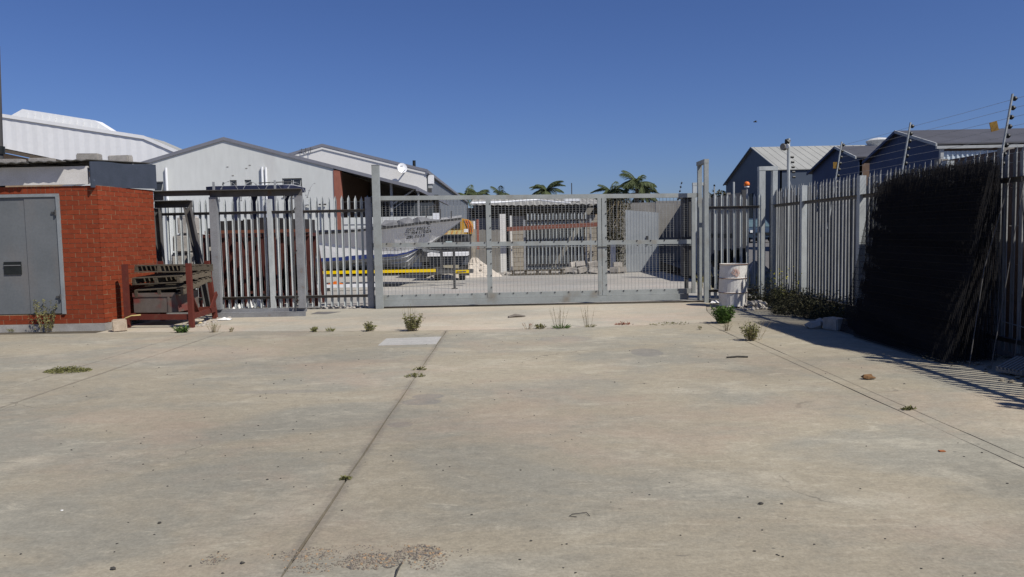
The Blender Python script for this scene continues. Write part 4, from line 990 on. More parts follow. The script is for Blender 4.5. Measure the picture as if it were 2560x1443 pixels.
# registration lettering
def hull_y(X, z):
    for A_, B_ in zip(ST, ST[1:]):
        if A_[0] <= X <= B_[0]:
            f = (X - A_[0]) / (B_[0] - A_[0])
            g_ = (A_[1][0] + (B_[1][0] - A_[1][0]) * f, A_[1][1] + (B_[1][1] - A_[1][1]) * f); k_ = (A_[2][0] + (B_[2][0] - A_[2][0]) * f, A_[2][1] + (B_[2][1] - A_[2][1]) * f)
            w = (z - k_[1]) / (g_[1] - k_[1]); return CYB - (k_[0] + (g_[0] - k_[0]) * w)
def lettering(lines, parent, material, name='lettering'):
    allv, allf = [], []
    for txt, x0, z0, size, wid in lines:
        cu = bpy.data.curves.new('text', 'FONT'); cu.body = txt; cu.size = 1.0; cu.shear = 0.32; cu.resolution_u = 2; cu.offset = 0.012
        ob = bpy.data.objects.new('text', cu); COL.objects.link(ob)
        dg = bpy.context.evaluated_depsgraph_get(); me = bpy.data.meshes.new_from_object(ob.evaluated_get(dg))
        mx = max(v.co.x for v in me.vertices); mn = min(v.co.x for v in me.vertices); o = len(allv)
        for v in me.vertices:
            X = x0 + (v.co.x - mn) / (mx - mn) * wid; z = z0 + v.co.y * size + (X - x0) * 0.10
            allv.append((X, z))
        allf += [tuple(i + o for i in p.vertices) for p in me.polygons]
        bpy.data.objects.remove(ob); bpy.data.curves.remove(cu); bpy.data.meshes.remove(me)
    b = MB(); b.v = [(X, hull_y(X, z) - .010, z) for X, z in allv]; b.f = allf
    return part(name, b, material, parent)
lettering([('DTC 8063 C', -3.36, 1.765, .125, .74), ('CT 954 LT0ZA', -3.44, 1.645, .125, .83), ('ZR 5615', -3.40, 1.525, .125, .60)], BT_, BLACK)

TRL_ = thing('boat_trailer', (-5, 24.9, 0.4), 'dark boat trailer with a yellow reflective strip along its side', 'trailer')
part('chassis_beam', MB().box(-9.5, -2.35, 24.30, 24.38, 0.36, 0.55), DARKSTEEL, TRL_); part('chassis_beam', MB().box(-9.5, -2.35, 26.2, 26.28, 0.36, 0.55), DARKSTEEL, TRL_)
b = MB().bar((-2.4, 24.36, .45), (-1.3, 25.2, .42), .09, .12); b.bar((-2.4, 26.2, .45), (-1.3, 25.35, .42), .09, .12); part('drawbar', b, DARKSTEEL, TRL_)
for xa, xb, nm in ((-9.4, -2.43, 'reflective_strip'),):
    part(nm, MB().box(xa, xb, 24.285, 24.298, 0.455, 0.555), YTAPE, TRL_)
t2 = thing('drawbar_marker', (-1.6, 24.2, 0.42), 'short yellow and black striped marker on the trailer drawbar', 'marker')
part('board', MB().box(-1.87, -1.36, 24.2, 24.215, 0.41, 0.51), YTAPE, t2); b = MB().bar((-1.75, 24.194, .45), (-1.45, 24.194, .465), .008, .03); part('stripe', b, DARKSTEEL, t2); part('foot', MB().box(-1.62, -1.35, 24.22, 24.4, 0.33, 0.40), DARKSTEEL, t2)
part('winch_post', MB().box(-2.34, -2.25, 24.95, 25.04, 0.42, 1.12), DARKSTEEL, TRL_)
b = MB().bar((-2.95, CYB - .1, 1.15), (-2.3, 25.0, 1.06), .05, .07); part('winch_arm', b, FRAMEW, TRL_)
part('bow_roller', MB().box(-3.12, -2.92, CYB - .22, CYB + .1, 0.98, 1.14), RUBBER, TRL_)
b = MB().bar((-2.98, CYB - .25, 1.02), (-3.35, 24.4, .56), .05, .05); part('strut', b, DARKSTEEL, TRL_)
for x in (-7.6, -6.5):
    w = part('wheel', MB().tube([(x, 24.0, .31), (x, 24.22, .31)], .31, 18), RUBBER, TRL_); part('rim', MB().tube([(x, 23.985, .31), (x, 24.0, .31)], .17, 14), FRAMEW, w)
part('mudguard', MB().box(-8.1, -6.0, 23.96, 24.24, .66, .70), DARKSTEEL, TRL_)
b = MB().box(-5.5, -3.4, 24.3, 26.2, .40, .46); part('cross_member', b, DARKSTEEL, TRL_)
t = thing('jockey_stand', (-1.74, 23.0, 0), 'thin dark steel post standing on the ground just behind the gate mesh', 'post')
part('post_tube', MB().box(-1.775, -1.70, 22.97, 23.04, 0, 1.12), DARKSTEEL, t); part('foot_plate', MB().box(-1.83, -1.65, 22.92, 23.1, 0, .015), DARKSTEEL, t)
t = thing('white_beam', (-5.2, 23.0, .15), 'white painted timber beam with an orange wedge on the ground below the boat', 'beam')
part('timber', MB().box(-6.0, -4.0, 22.95, 23.1, 0.10, 0.20), WHITECLAD, t); part('wedge', MB().prism([(-5.6, .205), (-5.1, .205), (-5.35, .30)], lambda u, v: (u, 22.97, v), lambda u, v: (u, 23.05, v)), ORANGE, t)
for x in (-5.8, -4.2): part('block_foot', MB().box(x, x + .25, 22.95, 23.1, 0, .098), DARKSTEEL, t)

# ------------------------------------------------------------------ yellow truck and flatbed behind the bow
t = thing('yellow_truck', (-2.4, 30.5, 0), 'old yellow truck with a striped warning board, half hidden behind the boat bow', 'truck')
part('body', MB().box(-3.5, -1.62, 29.0, 33.5, 0.62, 1.64), DARKSTEEL, t)
b = MB().prism([(-2.75, 1.66), (-1.56, 1.66), (-1.50, 1.95), (-1.58, 2.16), (-1.75, 2.25), (-2.05, 2.29), (-2.6, 2.29), (-2.75, 2.2)], lambda u, v: (u, 29.9, v), lambda u, v: (u, 32, v)); part('cab', b, YPAINT, t)
part('windscreen', MB().box(-2.55, -1.98, 29.87, 29.897, 1.88, 2.17), GLASS, t)
part('bonnet', MB().box(-2.9, -1.9, 29.1, 29.86, 1.65, 1.83), mat('grimy bonnet', (0.10, 0.085, 0.05), (0.3, 0.2, 0.04), scale=5, rough=0.7), t)
b = MB()
for x in (-1.72, -1.64, -1.56): b.tube([(x - .1, 29.88, 2.22), (x + .02, 29.87, 2.0), (x + .06, 29.87, 1.72)], .014, 5)
part('cab_rail', b, ORANGE, t)
part('mirror', MB().box(-1.46, -1.40, 29.9, 29.95, 1.85, 2.15), WHITECLAD, t)
part('warning_board', MB().box(-2.72, -1.79, 28.90, 28.93, 1.66, 1.81), mat('faded yellow board', (0.55, 0.42, 0.10), (0.5, 0.45, 0.28), scale=8, rough=0.6), t)
b = MB()
for i in range(5): x = -2.68 + i * .19; b.prism([(x, 1.665), (x + .07, 1.665), (x + .14, 1.805), (x + .07, 1.805)], lambda u, v: (u, 28.893, v), lambda u, v: (u, 28.899, v))
part('red_stripe', b, mat('faded red stripe', (0.5, 0.2, 0.05), (0.5, 0.38, 0.12), scale=12), t)
part('number_plate', MB().box(-1.78, -1.62, 28.90, 28.92, 1.73, 1.85), PAPER, t)
part('bumper', MB().box(-2.95, -1.6, 28.92, 28.998, 1.25, 1.5), RUBBER, t)
part('tail_plate', MB().box(-2.48, -2.24, 28.88, 28.915, 1.30, 1.40), mat('pale teal plate', (0.45, 0.55, 0.55), rough=0.4), t)
for x in (-3.3, -1.8):
    for y in (29.5, 32.6): part('wheel', MB().tube([(x - .13, y, .45), (x + .13, y, .45)], .45, 16), RUBBER, t)
t = thing('flatbed_trailer', (-2.1, 27.8, 0), 'low flatbed with a white edged deck behind the boat trailer drawbar', 'trailer')
part('deck', MB().box(-3.0, -1.58, 27.2, 28.6, 0.88, 1.0), WHITECLAD, t); part('side_board', MB().box(-2.98, -1.62, 27.45, 28.5, 0.55, 0.878), mat('dark blue grey side', (0.07, 0.08, 0.10), rough=0.7), t)
for x in (-2.8, -1.9): part('wheel', MB().tube([(x, 27.6, .28), (x + .2, 27.6, .28)], .28, 14), RUBBER, t)
rr = random.Random(21)
def heap(name, c, rad, h, material, label, cat, seed, kind=None, lump=0.12):
    r_ = random.Random(seed); b = MB(); N, K = 26, 9
    b.v.append((c[0], c[1], c[2] + h))
    for k in range(1, K + 1):
        for i in range(N):
            a = 2 * math.pi * i / N; f = k / K; q = rad * f * (1 + .18 * math.sin(a * 3 + seed) + r_.uniform(-.06, .06))
            b.v.append((c[0] + q * math.cos(a), c[1] + q * math.sin(a) * .8, c[2] + h * (1 - f) ** 1.1 * (1 + r_.uniform(-lump, lump)) - (.03 if k == K else 0)))
    for i in range(N): b.f.append((0, 1 + i, 1 + (i + 1) % N))
    for k in range(K - 1):
        for i in range(N): a, d = 1 + k * N + i, 1 + k * N + (i + 1) % N; b.f.append((a, a + N, d + N, d))
    for _ in range(40):
        a = r_.uniform(0, 6.28); f = r_.uniform(.1, 1) ** .6; rb_ = r_.uniform(.02, .07)
        b.blob((c[0] + rad * f * math.cos(a), c[1] + rad * f * math.sin(a) * .8, c[2] + h * (1 - f) ** 1.1), rb_, (1, 1, .8), .25, r_)
    return put(name, b, material, c, label, cat, None, kind)
heap('sand_heap', (-1.45, 29.6, 0), 0.95, 0.75, SANDM, 'pale heap of builders sand seen through the mesh left of the first stile', 'heap', 2)
heap('rubble_heap', (-2.6, 29.4, 0), 0.7, 0.3, RUBBLE, 'low spread of rubble left of the sand heap behind the drawbar', 'heap', 5)

# ------------------------------------------------------------------ low building at the back of the far yard
BK = thing('back_shed', (1.0, 34, 0), 'long low block shed with a wavy sheet roof across the back of the far yard', 'shed')
b = MB(); n = 76
for i in range(n + 1):
    x = -1.75 + 5.75 * i / n; o = .022 * math.cos(i * math.pi / 2) - 0.02 * math.sin((x + 1) * 1.1)
    for y_, z_ in ((32.75, 2.90 - .017 * (x + 1.7)), (37.2, 3.36 - .017 * (x + 1.7))): b.v += [(x, y_, z_ + o), (x, y_, z_ + o + .02)]
for i in range(n):
    a, c = i * 4, i * 4 + 4; b.f += [(a, c, c + 2, a + 2), (a + 1, a + 3, c + 3, c + 1), (a, a + 1, c + 1, c), (a + 2, c + 2, c + 3, a + 3)]
b.f += [(0, 2, 3, 1), (n * 4, n * 4 + 1, n * 4 + 3, n * 4 + 2)]
part('roof', b, mat('weathered asbestos roof', (0.34, 0.33, 0.30), (0.24, 0.235, 0.21), scale=2, rough=0.95), BK)
b = MB()
b.tube([(-1.7, 32.9, 2.98), (-.6, 33.1, 3.0), (.4, 33.6, 3.08), (1.2, 33.9, 3.12), (2.0, 33.2, 2.98), (2.6, 33.0, 2.93)], .035, 5); b.bar((-1.7, 33.0, 3.03), (-.4, 33.3, 3.06), .05, .04); b.bar((2.4, 34.0, 3.1), (3.1, 34.0, 3.1), .3, .12)
part('roof_batten', b, WHITEPVC, BK)
part('fascia_beam', MB().box(-1.7, 3.95, 33.0, 33.1, 2.70, 2.78), DARKSTEEL, BK)
part('rear_wall', MB().box(-1.8, 4.0, 36.8, 37.0, 0, 3.2), GREYPANEL, BK)
part('side_wall', MB().box(-1.9, -1.75, 33.2, 37, 0, 2.8), GREYPANEL, BK); part('side_wall', MB().box(4.02, 4.2, 33.2, 37, 0, 2.8), GREYPANEL, BK)
part('door_panel', MB().box(-1.74, -1.1, 33.3, 33.36, 0, 2.35), GREYPANEL, BK); part('door_panel', MB().box(-1.08, -0.40, 33.3, 33.36, 0, 2.33), GREYPANEL, BK)
bm1 = mesh_of('wall_block', MB().box(-.195, .195, 0, .14, -.093, .093), BEIGEBLOCK); bm2 = mesh_of('wall_block', MB().box(-.095, .095, 0, .14, -.093, .093), BEIGEBLOCK)
for xa, xb in ((-0.08, 0.62), (3.22, 4.0)):
    part('mortar_core', MB().box(xa, xb, 33.31, 33.44, 0, 2.42), MORTAR, BK)
    for c in range(12):
        x = xa - (0.2 if c % 2 else 0)
        while x < xb - .02:
            a, d = max(x, xa), min(x + .4, xb)
            if d - a > .05:
                L = d - a - .012; me = bm1 if abs(L - .39) < .03 else bm2
                o = part_at('wall_block', me, BK, ((a + d) / 2, 33.30 + rr.uniform(-.004, .004), .1 + c * .2)); o.scale[0] = L / (.39 if me is bm1 else .19)
            x += .4
t = thing('concrete_column', (-0.32, 31.5, 0), 'white painted concrete column between the grey doors and the beige blockwork', 'column')
part('shaft', MB().box(-0.45, -0.20, 31.4, 31.65, 0, 2.46), CREAMWALL, t)
t = thing('concrete_column', (0.02, 31.9, 0), 'thin pale post right beside the white column', 'column'); part('shaft', MB().box(-0.03, 0.045, 31.9, 32.0, 0, 2.40), CREAMWALL, t)
t = thing('block_pillar', (-1.62, 31.0, 0), 'beige stepped block pillar beside the sand heap', 'pillar')
part('shaft', MB().box(-1.72, -1.46, 31.0, 31.3, 0.92, 2.20), BEIGEBLOCK, t); part('base', MB().box(-1.95, -1.46, 30.95, 31.35, 0, 0.918), BEIGEBLOCK, t); part('base', MB().box(-1.452, -1.05, 31.1, 31.4, 0, 1.02), GREYPANEL, t)
part('steel_stile', MB().box(-1.40, -1.30, 31.2, 31.26, 1.03, 2.25), REDPIER, t)
t = thing('palisade_fence', (1.95, 31.3, 0), 'pale palisade panel in front of the low block shed across the far yard', 'fence')
palisade(t, (0.60, 31.3, 0), (1, 0, 0), (0, -1, 0), 2.62, 2.32, 0.148, [], zr=(0.36, 2.18), zb=0.15, start=0.11)
part('end_post', MB().box(0.52, 0.60, 31.25, 31.33, 0, 2.2), GALV_D, t); part('end_post', MB().box(3.23, 3.31, 31.25, 31.33, 0, 2.2), GALV_D, t)
t = thing('red_beam', (1.7, 30.9, 1.9), 'long red oxide steel beam lying across the palisade panel in the far yard', 'beam')
b = MB().bar((-0.16, 30.95, 1.83), (3.60, 30.95, 1.955), .10, .17); part('girder', b, BEAMRED, t)
part('leg', MB().box(-0.12, -0.05, 30.92, 30.98, 0, 1.74), DARKSTEEL, t); part('leg', MB().box(3.48, 3.56, 30.92, 30.98, 0, 1.86), DARKSTEEL, t)
b = MB()
for _ in range(260): b.blob((rr.uniform(-1.0, 4.6), 30.45 + rr.gauss(0, .22), rr.uniform(0, .07)), rr.uniform(.03, .11), (1.2, 1, .8), .3, rr)
put('rubble_strip', b, RUBBLE, (1.5, 30.4, 0), kind='stuff')
GRB = 'broken blocks piled before the low shed'
RL = ['broken block nearest the second gate stile', 'block leaning at the left foot of the broken block pile', 'upper block on the left of the broken block pile', 'large block in the middle of the broken block pile', 'top block of the broken block pile', 'block at the right end of the broken block pile', 'block in front of the right end of the broken block pile', 'small block on the right of the top block of the pile']
for k, (x, y, z) in enumerate(((2.15, 30.1, .05), (2.4, 30.15, .05), (2.5, 30.3, .27), (2.8, 30.1, .05), (2.75, 30.25, .28), (3.45, 30.1, .05), (3.2, 29.9, .03), (3.25, 30.2, .27))):
    o = block('broken_block', (x, y, z), (.38, .2, .21), rr.uniform(-.6, .6), RUBBLE, RL[k], 'block', GRB, 40 + k); o.rotation_euler[0] = rr.uniform(-.25, .25); o.rotation_euler[1] = rr.uniform(-.25, .25)
t = thing('timber_skid', (0.9, 29.9, 0), 'low grey timber skid lying in front of the rubble strip', 'skid')
for z in (.03, .19):
    b = MB().bar((-.05, 29.75, z), (2.1, 29.9, z), .05, .06); part('runner', b, WOOD, t)
for k in range(5): part('spacer', MB().box(0 + k * .48, .12 + k * .48, 29.75 + k * .035, 29.86 + k * .035, .062, .158), WOOD, t)
for k, (x, lb) in enumerate(((4.05, 'pale broken block left of the corrugated panel'), (4.35, 'pale broken block touching the corrugated panel'), (4.2, 'upper pale broken block by the corrugated panel'))):
    block('broken_block', (x, 29.9 + .1 * k, .04 + (.2 if k == 2 else 0)), (.36, .2, .2), rr.uniform(-.5, .5), RUBBLE, lb, 'block', 'broken blocks beside the corrugated panel', 60 + k)
RW = thing('boundary_wall', (7.05, 27, 0), 'shaded concrete wall running back along the right of the far yard', 'wall')
for i in range(5):
    y0 = 23.2 + i * 1.62
    part('wall_post', MB().box(7.02, 7.14, y0 - .06, y0 + .06, 0, 2.82), DARKSTEEL if i == 0 else GREYPANEL, RW)
    for k in range(5): part('wall_panel', MB().box(7.005, 7.10, y0 + .062, y0 + 1.558, .55 * k + .002, .55 * k + .548), GREYPANEL, RW)
for k in range(6): part('vent_block', MB().box(6.99, 7.004, 23.9 + k * .85, 24.3 + k * .85, 1.36, 1.50), BLACK, RW)
part('return_wall', MB().box(5.95, 7.0, 31.25, 31.4, 0, 2.86), GREYPANEL, RW)
t = thing('boundary_wall', (5.6, 33.6, 0), 'grey wall behind the dark creeper at the back right of the far yard', 'wall')
for k in range(5): part('wall_panel', MB().box(4.22, 9.0, 33.5, 33.6, .58 * k + .002, .58 * k + .578), GREYPANEL, t)
t = thing('motor_box', (4.2, 17.95, 0), 'tall dark steel box behind the right end of the gate', 'steel box')
part('case', MB().box(4.05, 4.235, 17.9, 18.15, .55, 2.36), DARKSTEEL, t); part('leg', MB().box(4.10, 4.18, 17.95, 18.05, 0, .548), DARKSTEEL, t); part('shelf', MB().box(3.98, 4.30, 17.86, 18.18, 2.365, 2.42), DARKSTEEL, t); part('shelf', MB().box(4.0, 4.25, 17.86, 17.895, 1.35, 1.48), DARKSTEEL, t)
t = thing('goal_frame', (6.2, 26, 0), 'far square topped steel frame showing above the right end of the gate', 'steel frame')
part('upright', MB().box(6.12, 6.25, 25.6, 25.72, 0, 3.12), GALV, t); part('upright', MB().box(6.47, 6.58, 25.6, 25.72, 0, 3.12), GALV, t); part('crossbar', MB().box(6.115, 6.585, 25.595, 25.725, 3.122, 3.22), GALV, t)
t = thing('corrugated_panel', (5.2, 30.6, 0), 'sunlit grey corrugated panel half crossed by the shadow of the wall', 'panel')
b = MB(); n = 44
for i in range(n + 1):
    x = 4.6 + 1.32 * i / n; o = (0, .005, .005, 0)[i % 4]; zt = 2.50 - .10 * (x - 4.6)
    b.v += [(x, 30.55 + o, .02), (x, 30.55 + o, zt), (x, 30.56 + o, .02), (x, 30.56 + o, zt)]
for i in range(n):
    a, c = i * 4, i * 4 + 4; b.f += [(a, c, c + 1, a + 1), (a + 2, a + 3, c + 3, c + 2), (a + 1, c + 1, c + 3, a + 3), (a, a + 2, c + 2, c)]
part('sheet', b, SHEETGREY, t); part('post', MB().box(4.62, 4.70, 30.6, 30.68, 0, 2.4), DARKSTEEL, t); part('post', MB().box(5.8, 5.88, 30.6, 30.68, 0, 2.3), DARKSTEEL, t)
part('catch_plate', MB().box(5.42, 5.50, 30.51, 30.548, 1.1, 1.45), DARKSTEEL, t)
t = thing('white_bollard', (4.15, 31.2, 0), 'short white post before the dark creeper in the far yard', 'post'); part('shaft', MB().box(4.07, 4.27, 31.1, 31.25, 0, 1.12), CREAMWALL, t)

# ------------------------------------------------------------------ warehouses on the right
def shed_x(name, label, X0, X1, yn, yr, yf, zn, zr_, zf, wallm, lowm, zlow, roofm, skylights=()):
    r = thing(name, (X0, yr, 0), label, 'warehouse')
    b = MB().prism([(yn, zlow), (yf, zlow), (yf, zf), (yr, zr_), (yn, zn)], lambda u, v: (X0, u, v), lambda u, v: (X0 + .15, u, v)); part('gable_wall', b, wallm, r)
    b = MB().prism([(yn, 0), (yf, 0), (yf, zlow - .004), (yn, zlow - .004)], lambda u, v: (X0 + .03, u, v), lambda u, v: (X0 + .2, u, v)); part('base_wall', b, lowm, r)
    dr = 0.05
    for ya, za, yb, zb, nm in ((yn - .1, zn - (zr_ - zn) / (yr - yn) * .1, yr, zr_, 'roof'), (yr, zr_, yf + .25, zf - (zr_ - zf) / (yf - yr) * .25, 'roof')):
        b = MB().prism([(ya, za + .02), (yb, zb + .02), (yb, zb + .02 + dr), (ya, za + .02 + dr)], lambda u, v: (X0 - .15, u, v), lambda u, v: (X1, u, v)); part(nm, b, roofm, r)
        b = MB().prism([(ya, za - .03), (yb, zb - .03), (yb, zb + .08), (ya, za + .08)], lambda u, v: (X0 - .21, u, v), lambda u, v: (X0 - .153, u, v)); part('verge_board', b, FRAMEW if ya < yr - .1 and wallm is NAVY else wallm, r)
    sl = (zr_ - zn) / (yr - yn)
    for xa, xb, f0, f1 in skylights:
        ya, yb = yn + (yr - yn) * f0, yn + (yr - yn) * f1
        b = MB().prism([(ya, zn + sl * (ya - yn) + .072), (yb, zn + sl * (yb - yn) + .072), (yb, zn + sl * (yb - yn) + .085), (ya, zn + sl * (ya - yn) + .085)], lambda u, v: (xa, u, v), lambda u, v: (xb, u, v)); part('skylight', b, GREYCLAD, r)
    return r
SA = shed_x('warehouse', 'slate blue warehouse with a pale sloping roof, farthest on the right', 19.25, 50, 54.6, 60.7, 68.2, 5.84, 8.07, 5.7, SLATEBLUE, SLATEBLUE, .9, ROOFLIGHT, ((26.0, 26.9, .02, .52), (30.6, 31.5, .42, .9)))
part('front_wall', MB().box(19.26, 50, 54.6, 54.8, .5, 5.78), SLATEBLUE, SA)
part('doorway', MB().box(19.16, 19.245, 60.5, 65.6, .9, 4.5), BLACK, SA)
b = MB()
for i in range(50): x = 19.3 + i * .6; b.prism([(54.5, 5.80 + .073), (60.65, 8.05 + .073), (60.65, 8.05 + .09), (54.5, 5.80 + .09)], lambda u, v: (x, u, v), lambda u, v: (x + .05, u, v))
part('roof_rib', b, ROOFLIGHT, SA, kind='stuff')
t_ = part('roof_vent', MB().tube([(29.2, 60.7, 8.0), (29.2, 60.7, 8.45), (29.2, 60.7, 8.62), (29.2, 60.7, 8.7)], [.75, .95, .6, .1], 12), mat('white roof vent', (0.6, 0.6, 0.58), rough=0.5), SA)
SB = shed_x('warehouse', 'small navy gabled warehouse with a brick base between the slate and the large navy one', 15.4, 26, 33.8, 35.9, 39.0, 4.70, 5.36, 4.45, NAVY, BROWNBRICK, 3.3, ROOFDARK)
part('front_wall', MB().box(15.42, 26, 33.8, 34.0, 0, 4.62), BROWNBRICK, SB)
SC_ = shed_x('warehouse', 'large navy gabled warehouse with a dark roof and pale ribbed front, nearest on the right', 15.4, 40, 27.45, 30.3, 32.8, 4.52, 5.33, 4.45, NAVY, BROWNBRICK, 3.35, ROOFDARK)
b = MB(); n = 260
for i in range(n + 1):
    x = 15.5 + i * .044; o = (0, .035, .035, 0)[i % 4]; b.v += [(x, 27.40 + o, 2.6), (x, 27.40 + o, 4.28)]
b.f = [(i * 2, i * 2 + 2, i * 2 + 3, i * 2 + 1) for i in range(n)]
part('front_cladding', b, PALECLAD, SC_); part('front_wall', MB().box(15.45, 40, 27.47, 27.6, 0, 4.40), BROWNBRICK, SC_)
part('corner_trim', MB().box(15.38, 15.495, 27.36, 27.47, 2.6, 4.42), FRAMEW, SC_); part('gutter', MB().box(15.2, 40, 27.29, 27.385, 4.36, 4.46), FRAMEW, SC_)
for y, z in ((28.6, 3.05), (36.4, 3.25)): 
    a_ = thing('air_conditioner', (15.2, y, z), 'dark air conditioner box on the %s navy gable' % ('large' if y < 30 else 'small'), 'air conditioner')
    part('casing', MB().box(15.0, 15.39, y - .3, y + .3, z - .1, z + .35), GREYPANEL, a_); part('fan_grille', MB().tube([(14.985, y, z + .12), (14.999, y, z + .12)], .17, 12), BLACK, a_)
part('base_window', MB().box(15.40, 15.435, 30.4, 31.0, 2.85, 3.25), GLASS, SC_)
# car
CR = thing('car', (15.55, 49, .86), 'dark blue car parked on the road, seen between the palings', 'car')
def cx(poly, y0=None): return poly
sec = [(-2.0, .30, .84), (-1.98, .62, .86), (-1.55, .80, .87), (-.95, .92, .88), (-.35, 1.42, .70), (.25, 1.50, .66), (1.1, 1.48, .66), (1.75, 1.05, .84), (2.0, .92, .86), (2.05, .35, .84)]
b = MB()
b.v = [(s * w, y, z) for y, z, w in sec for s in (-1, 1)] + [(s * w, y, .28) for y, z, w in sec for s in (-1, 1)]
n = len(sec)
for i in range(n - 1):
    a = i * 2; b.f += [(a, a + 1, a + 3, a + 2), (2 * n + a, 2 * n + a + 2, 2 * n + a + 3, 2 * n + a + 1), (a, a + 2, 2 * n + a + 2, 2 * n + a), (a + 1, 2 * n + a + 1, 2 * n + a + 3, a + 3)]
b.f += [(0, 2 * n, 2 * n + 1, 1), (2 * n - 2, 2 * n - 1, 4 * n - 1, 4 * n - 2)]
part('body', b, CARBLUE, CR, local=True)
b = MB().add([(-.80, -.955, .945), (.80, -.955, .945), (.64, -.385, 1.40), (-.64, -.385, 1.40)], [(0, 1, 2, 3)]); part('windscreen', b, mat('windscreen glass', (0.10, 0.15, 0.17), rough=0.08, fine=0), CR, local=True)
for s in (-1, 1):
    part('headlight', MB().box(s * .66 - .14, s * .66 + .14, -2.03, -1.97, .58, .74), LAMPGLASS, CR, local=True)
    for y in (-1.3, 1.35): part('wheel', MB().tube([(s * .62, y, .31), (s * .86, y, .31)], .31, 16), RUBBER, CR, local=True)
part('grille', MB().box(-.42, .42, -2.02, -1.985, .42, .56), BLACK, CR, local=True)
# ------------------------------------------------------------------ neighbour's wall, electric fence, poles
NW = thing('boundary_wall', (6.95, 8, 0), 'dark precast concrete wall just behind the near part of the right fence', 'wall')
for i in range(6):
    y0 = 12.35 - i * 1.6
    part('wall_post', MB().box(6.88, 7.03, y0 - .07, y0 + .07, -.05, 2.68), GREYPANEL, NW)
    for k in range(5): part('wall_panel', MB().box(6.92, 6.99, y0 - 1.527, y0 - .073, .53 * k + .003, .53 * k + .527), BROWNBRICK, NW)
CN = thing('added_dark_container', (8.8, 17.5, 0), 'made-up dark container added close behind the right fence to darken its gaps', 'container')  # made-up box, added to give a dark backdrop between the pales
DCON = mat('added container dark backdrop', (0.055, 0.064, 0.072), (0.042, 0.048, 0.054), scale=1.5, rough=0.7)
b = MB(); n = 118
for i in range(n + 1):
    y = 12.75 + 9.4 * i / n; o = (0, .035, .035, 0)[i % 4]; b.v += [(7.62 + o, y, .18), (7.62 + o, y, 2.42)]
b.f = [(i * 2, i * 2 + 2, i * 2 + 3, i * 2 + 1) for i in range(n)]
part('side_wall', b, DCON, CN); part('body', MB().box(7.68, 10.0, 12.7, 22.2, .12, 2.44), DCON, CN)
for z0, z1 in ((.1, .178), (2.422, 2.50)): part('added_side_rail', MB().box(7.58, 7.675, 12.7, 22.2, z0, z1), DCON, CN)
for y in (12.6, 22.2): part('corner_post', MB().box(7.57, 7.70, y, y + .13, .1, 2.51), DCON, CN)
EF = thing('electric_fence', (6.35, 11, 2.2), 'electric fence of slanting rods and thin wires above the right fence', 'electric fence')
EY = [17.35, 14.95, 12.4, 9.9, 7.4, 4.9]
def ex(z): return 6.21 + (z - 1.6) * .157
for y in EY[1:]:
    p = part('rod', MB().tube([(ex(1.6), y, 1.6), (ex(3.28), y, 3.28)], .016, 6), GALV, EF)
    ins = mesh_of('insulator', MB().tube([(.012, 0, 0), (.03, 0, 0), (.05, 0, 0), (.075, 0, 0)], [.014, .032, .03, .006], 8), BLACK)
    for k in range(8):
        z = 3.22 - k * .118
        o = bpy.data.objects.new('insulator', ins); COL.objects.link(o); o.parent = p; o.location = (ex(z) - 6.35, y - 11, z - 2.2)
for k in range(8):
    z = 3.22 - k * .118; b = MB()
    for ya, yb in zip(EY[1:], EY[2:]): b.tube([(ex(z) + .05, ya, z), (ex(z) + .05, (ya + yb) / 2, z - .008), (ex(z) + .05, yb, z)], .0022, 4)
    part('wire', b, GALV_D, EF)
for y, z, lb in ((10.12, 2.90, 'yellow warning sign hung on the electric fence wires at the nearest rod'), (15.02, 2.83, 'small yellow warning sign on the farthest slanting rod')):
    x = ex(z); s_ = thing('warning_sign', (x, y, z), lb, 'sign')
    b = MB().obox((x - .03, y + (.0 if y < 12 else -.06), z), (.10 if y < 12 else .12, .01, .125), Matrix.Rotation(-.25 if y < 12 else 0, 3, 'Y')); part('plate', b, SIGNY, s_)
t = thing('light_pole', (6.16, 16.95, 0), 'pole with a round floodlight and siren at the corner of the right fence', 'light pole')
part('pole_tube', MB().tube([(6.165, 16.95, 0), (6.165, 16.95, 3.60)], .035, 8), GALV, t)
l_ = part('floodlight', MB().tube([(6.14, 16.98, 3.42), (6.08, 16.95, 3.42), (6.02, 16.92, 3.42)], [.05, .085, .075], 14), GREYPANEL, t); part('lens', MB().tube([(6.10, 16.86, 3.42), (6.09, 16.85, 3.42)], [.055, .05], 12), LAMPGLASS, l_)
part('siren', MB().tube([(6.15, 16.9, 3.50), (6.10, 16.9, 3.54), (6.08, 16.9, 3.58)], [.07, .05, .02], 8), BLACK, t)
for k in range(5): part('insulator', MB().tube([(6.21 + .01 * (4 - k), 16.93, 2.75 + k * .11), (6.27 + .01 * (4 - k), 16.93, 2.75 + k * .11)], .028, 6), BLACK, t)
b = MB().tube([(6.17, 16.95, 2.72), (6.30, 16.95, 2.35)], .012, 5); part('stay', b, GALV_D, t)
t = thing('beacon_post', (5.88, 19, 0), 'thin post with an orange beacon ball above the palings', 'beacon')
part('pole_tube', MB().tube([(5.88, 19, 0), (5.88, 19, 2.66)], .022, 6), GALV_D, t); part('base_cap', MB().tube([(5.88, 19, 2.66), (5.88, 19, 2.69)], .06, 10), WHITEPVC, t)
b = MB().lathe((5.88, 19, 2.692), [(.06, 0), (.072, .03), (.07, .065), (.05, .10), (.01, .115)], 12); part('beacon', b, ORANGE, t, smooth=True)
t = thing('thin_post', (5.3, 18.2, 0), 'bare thin steel post rising above the short palings', 'post'); part('post_tube', MB().tube([(5.32, 18.2, 0), (5.32, 18.2, 2.75)], .025, 6), GALV, t)
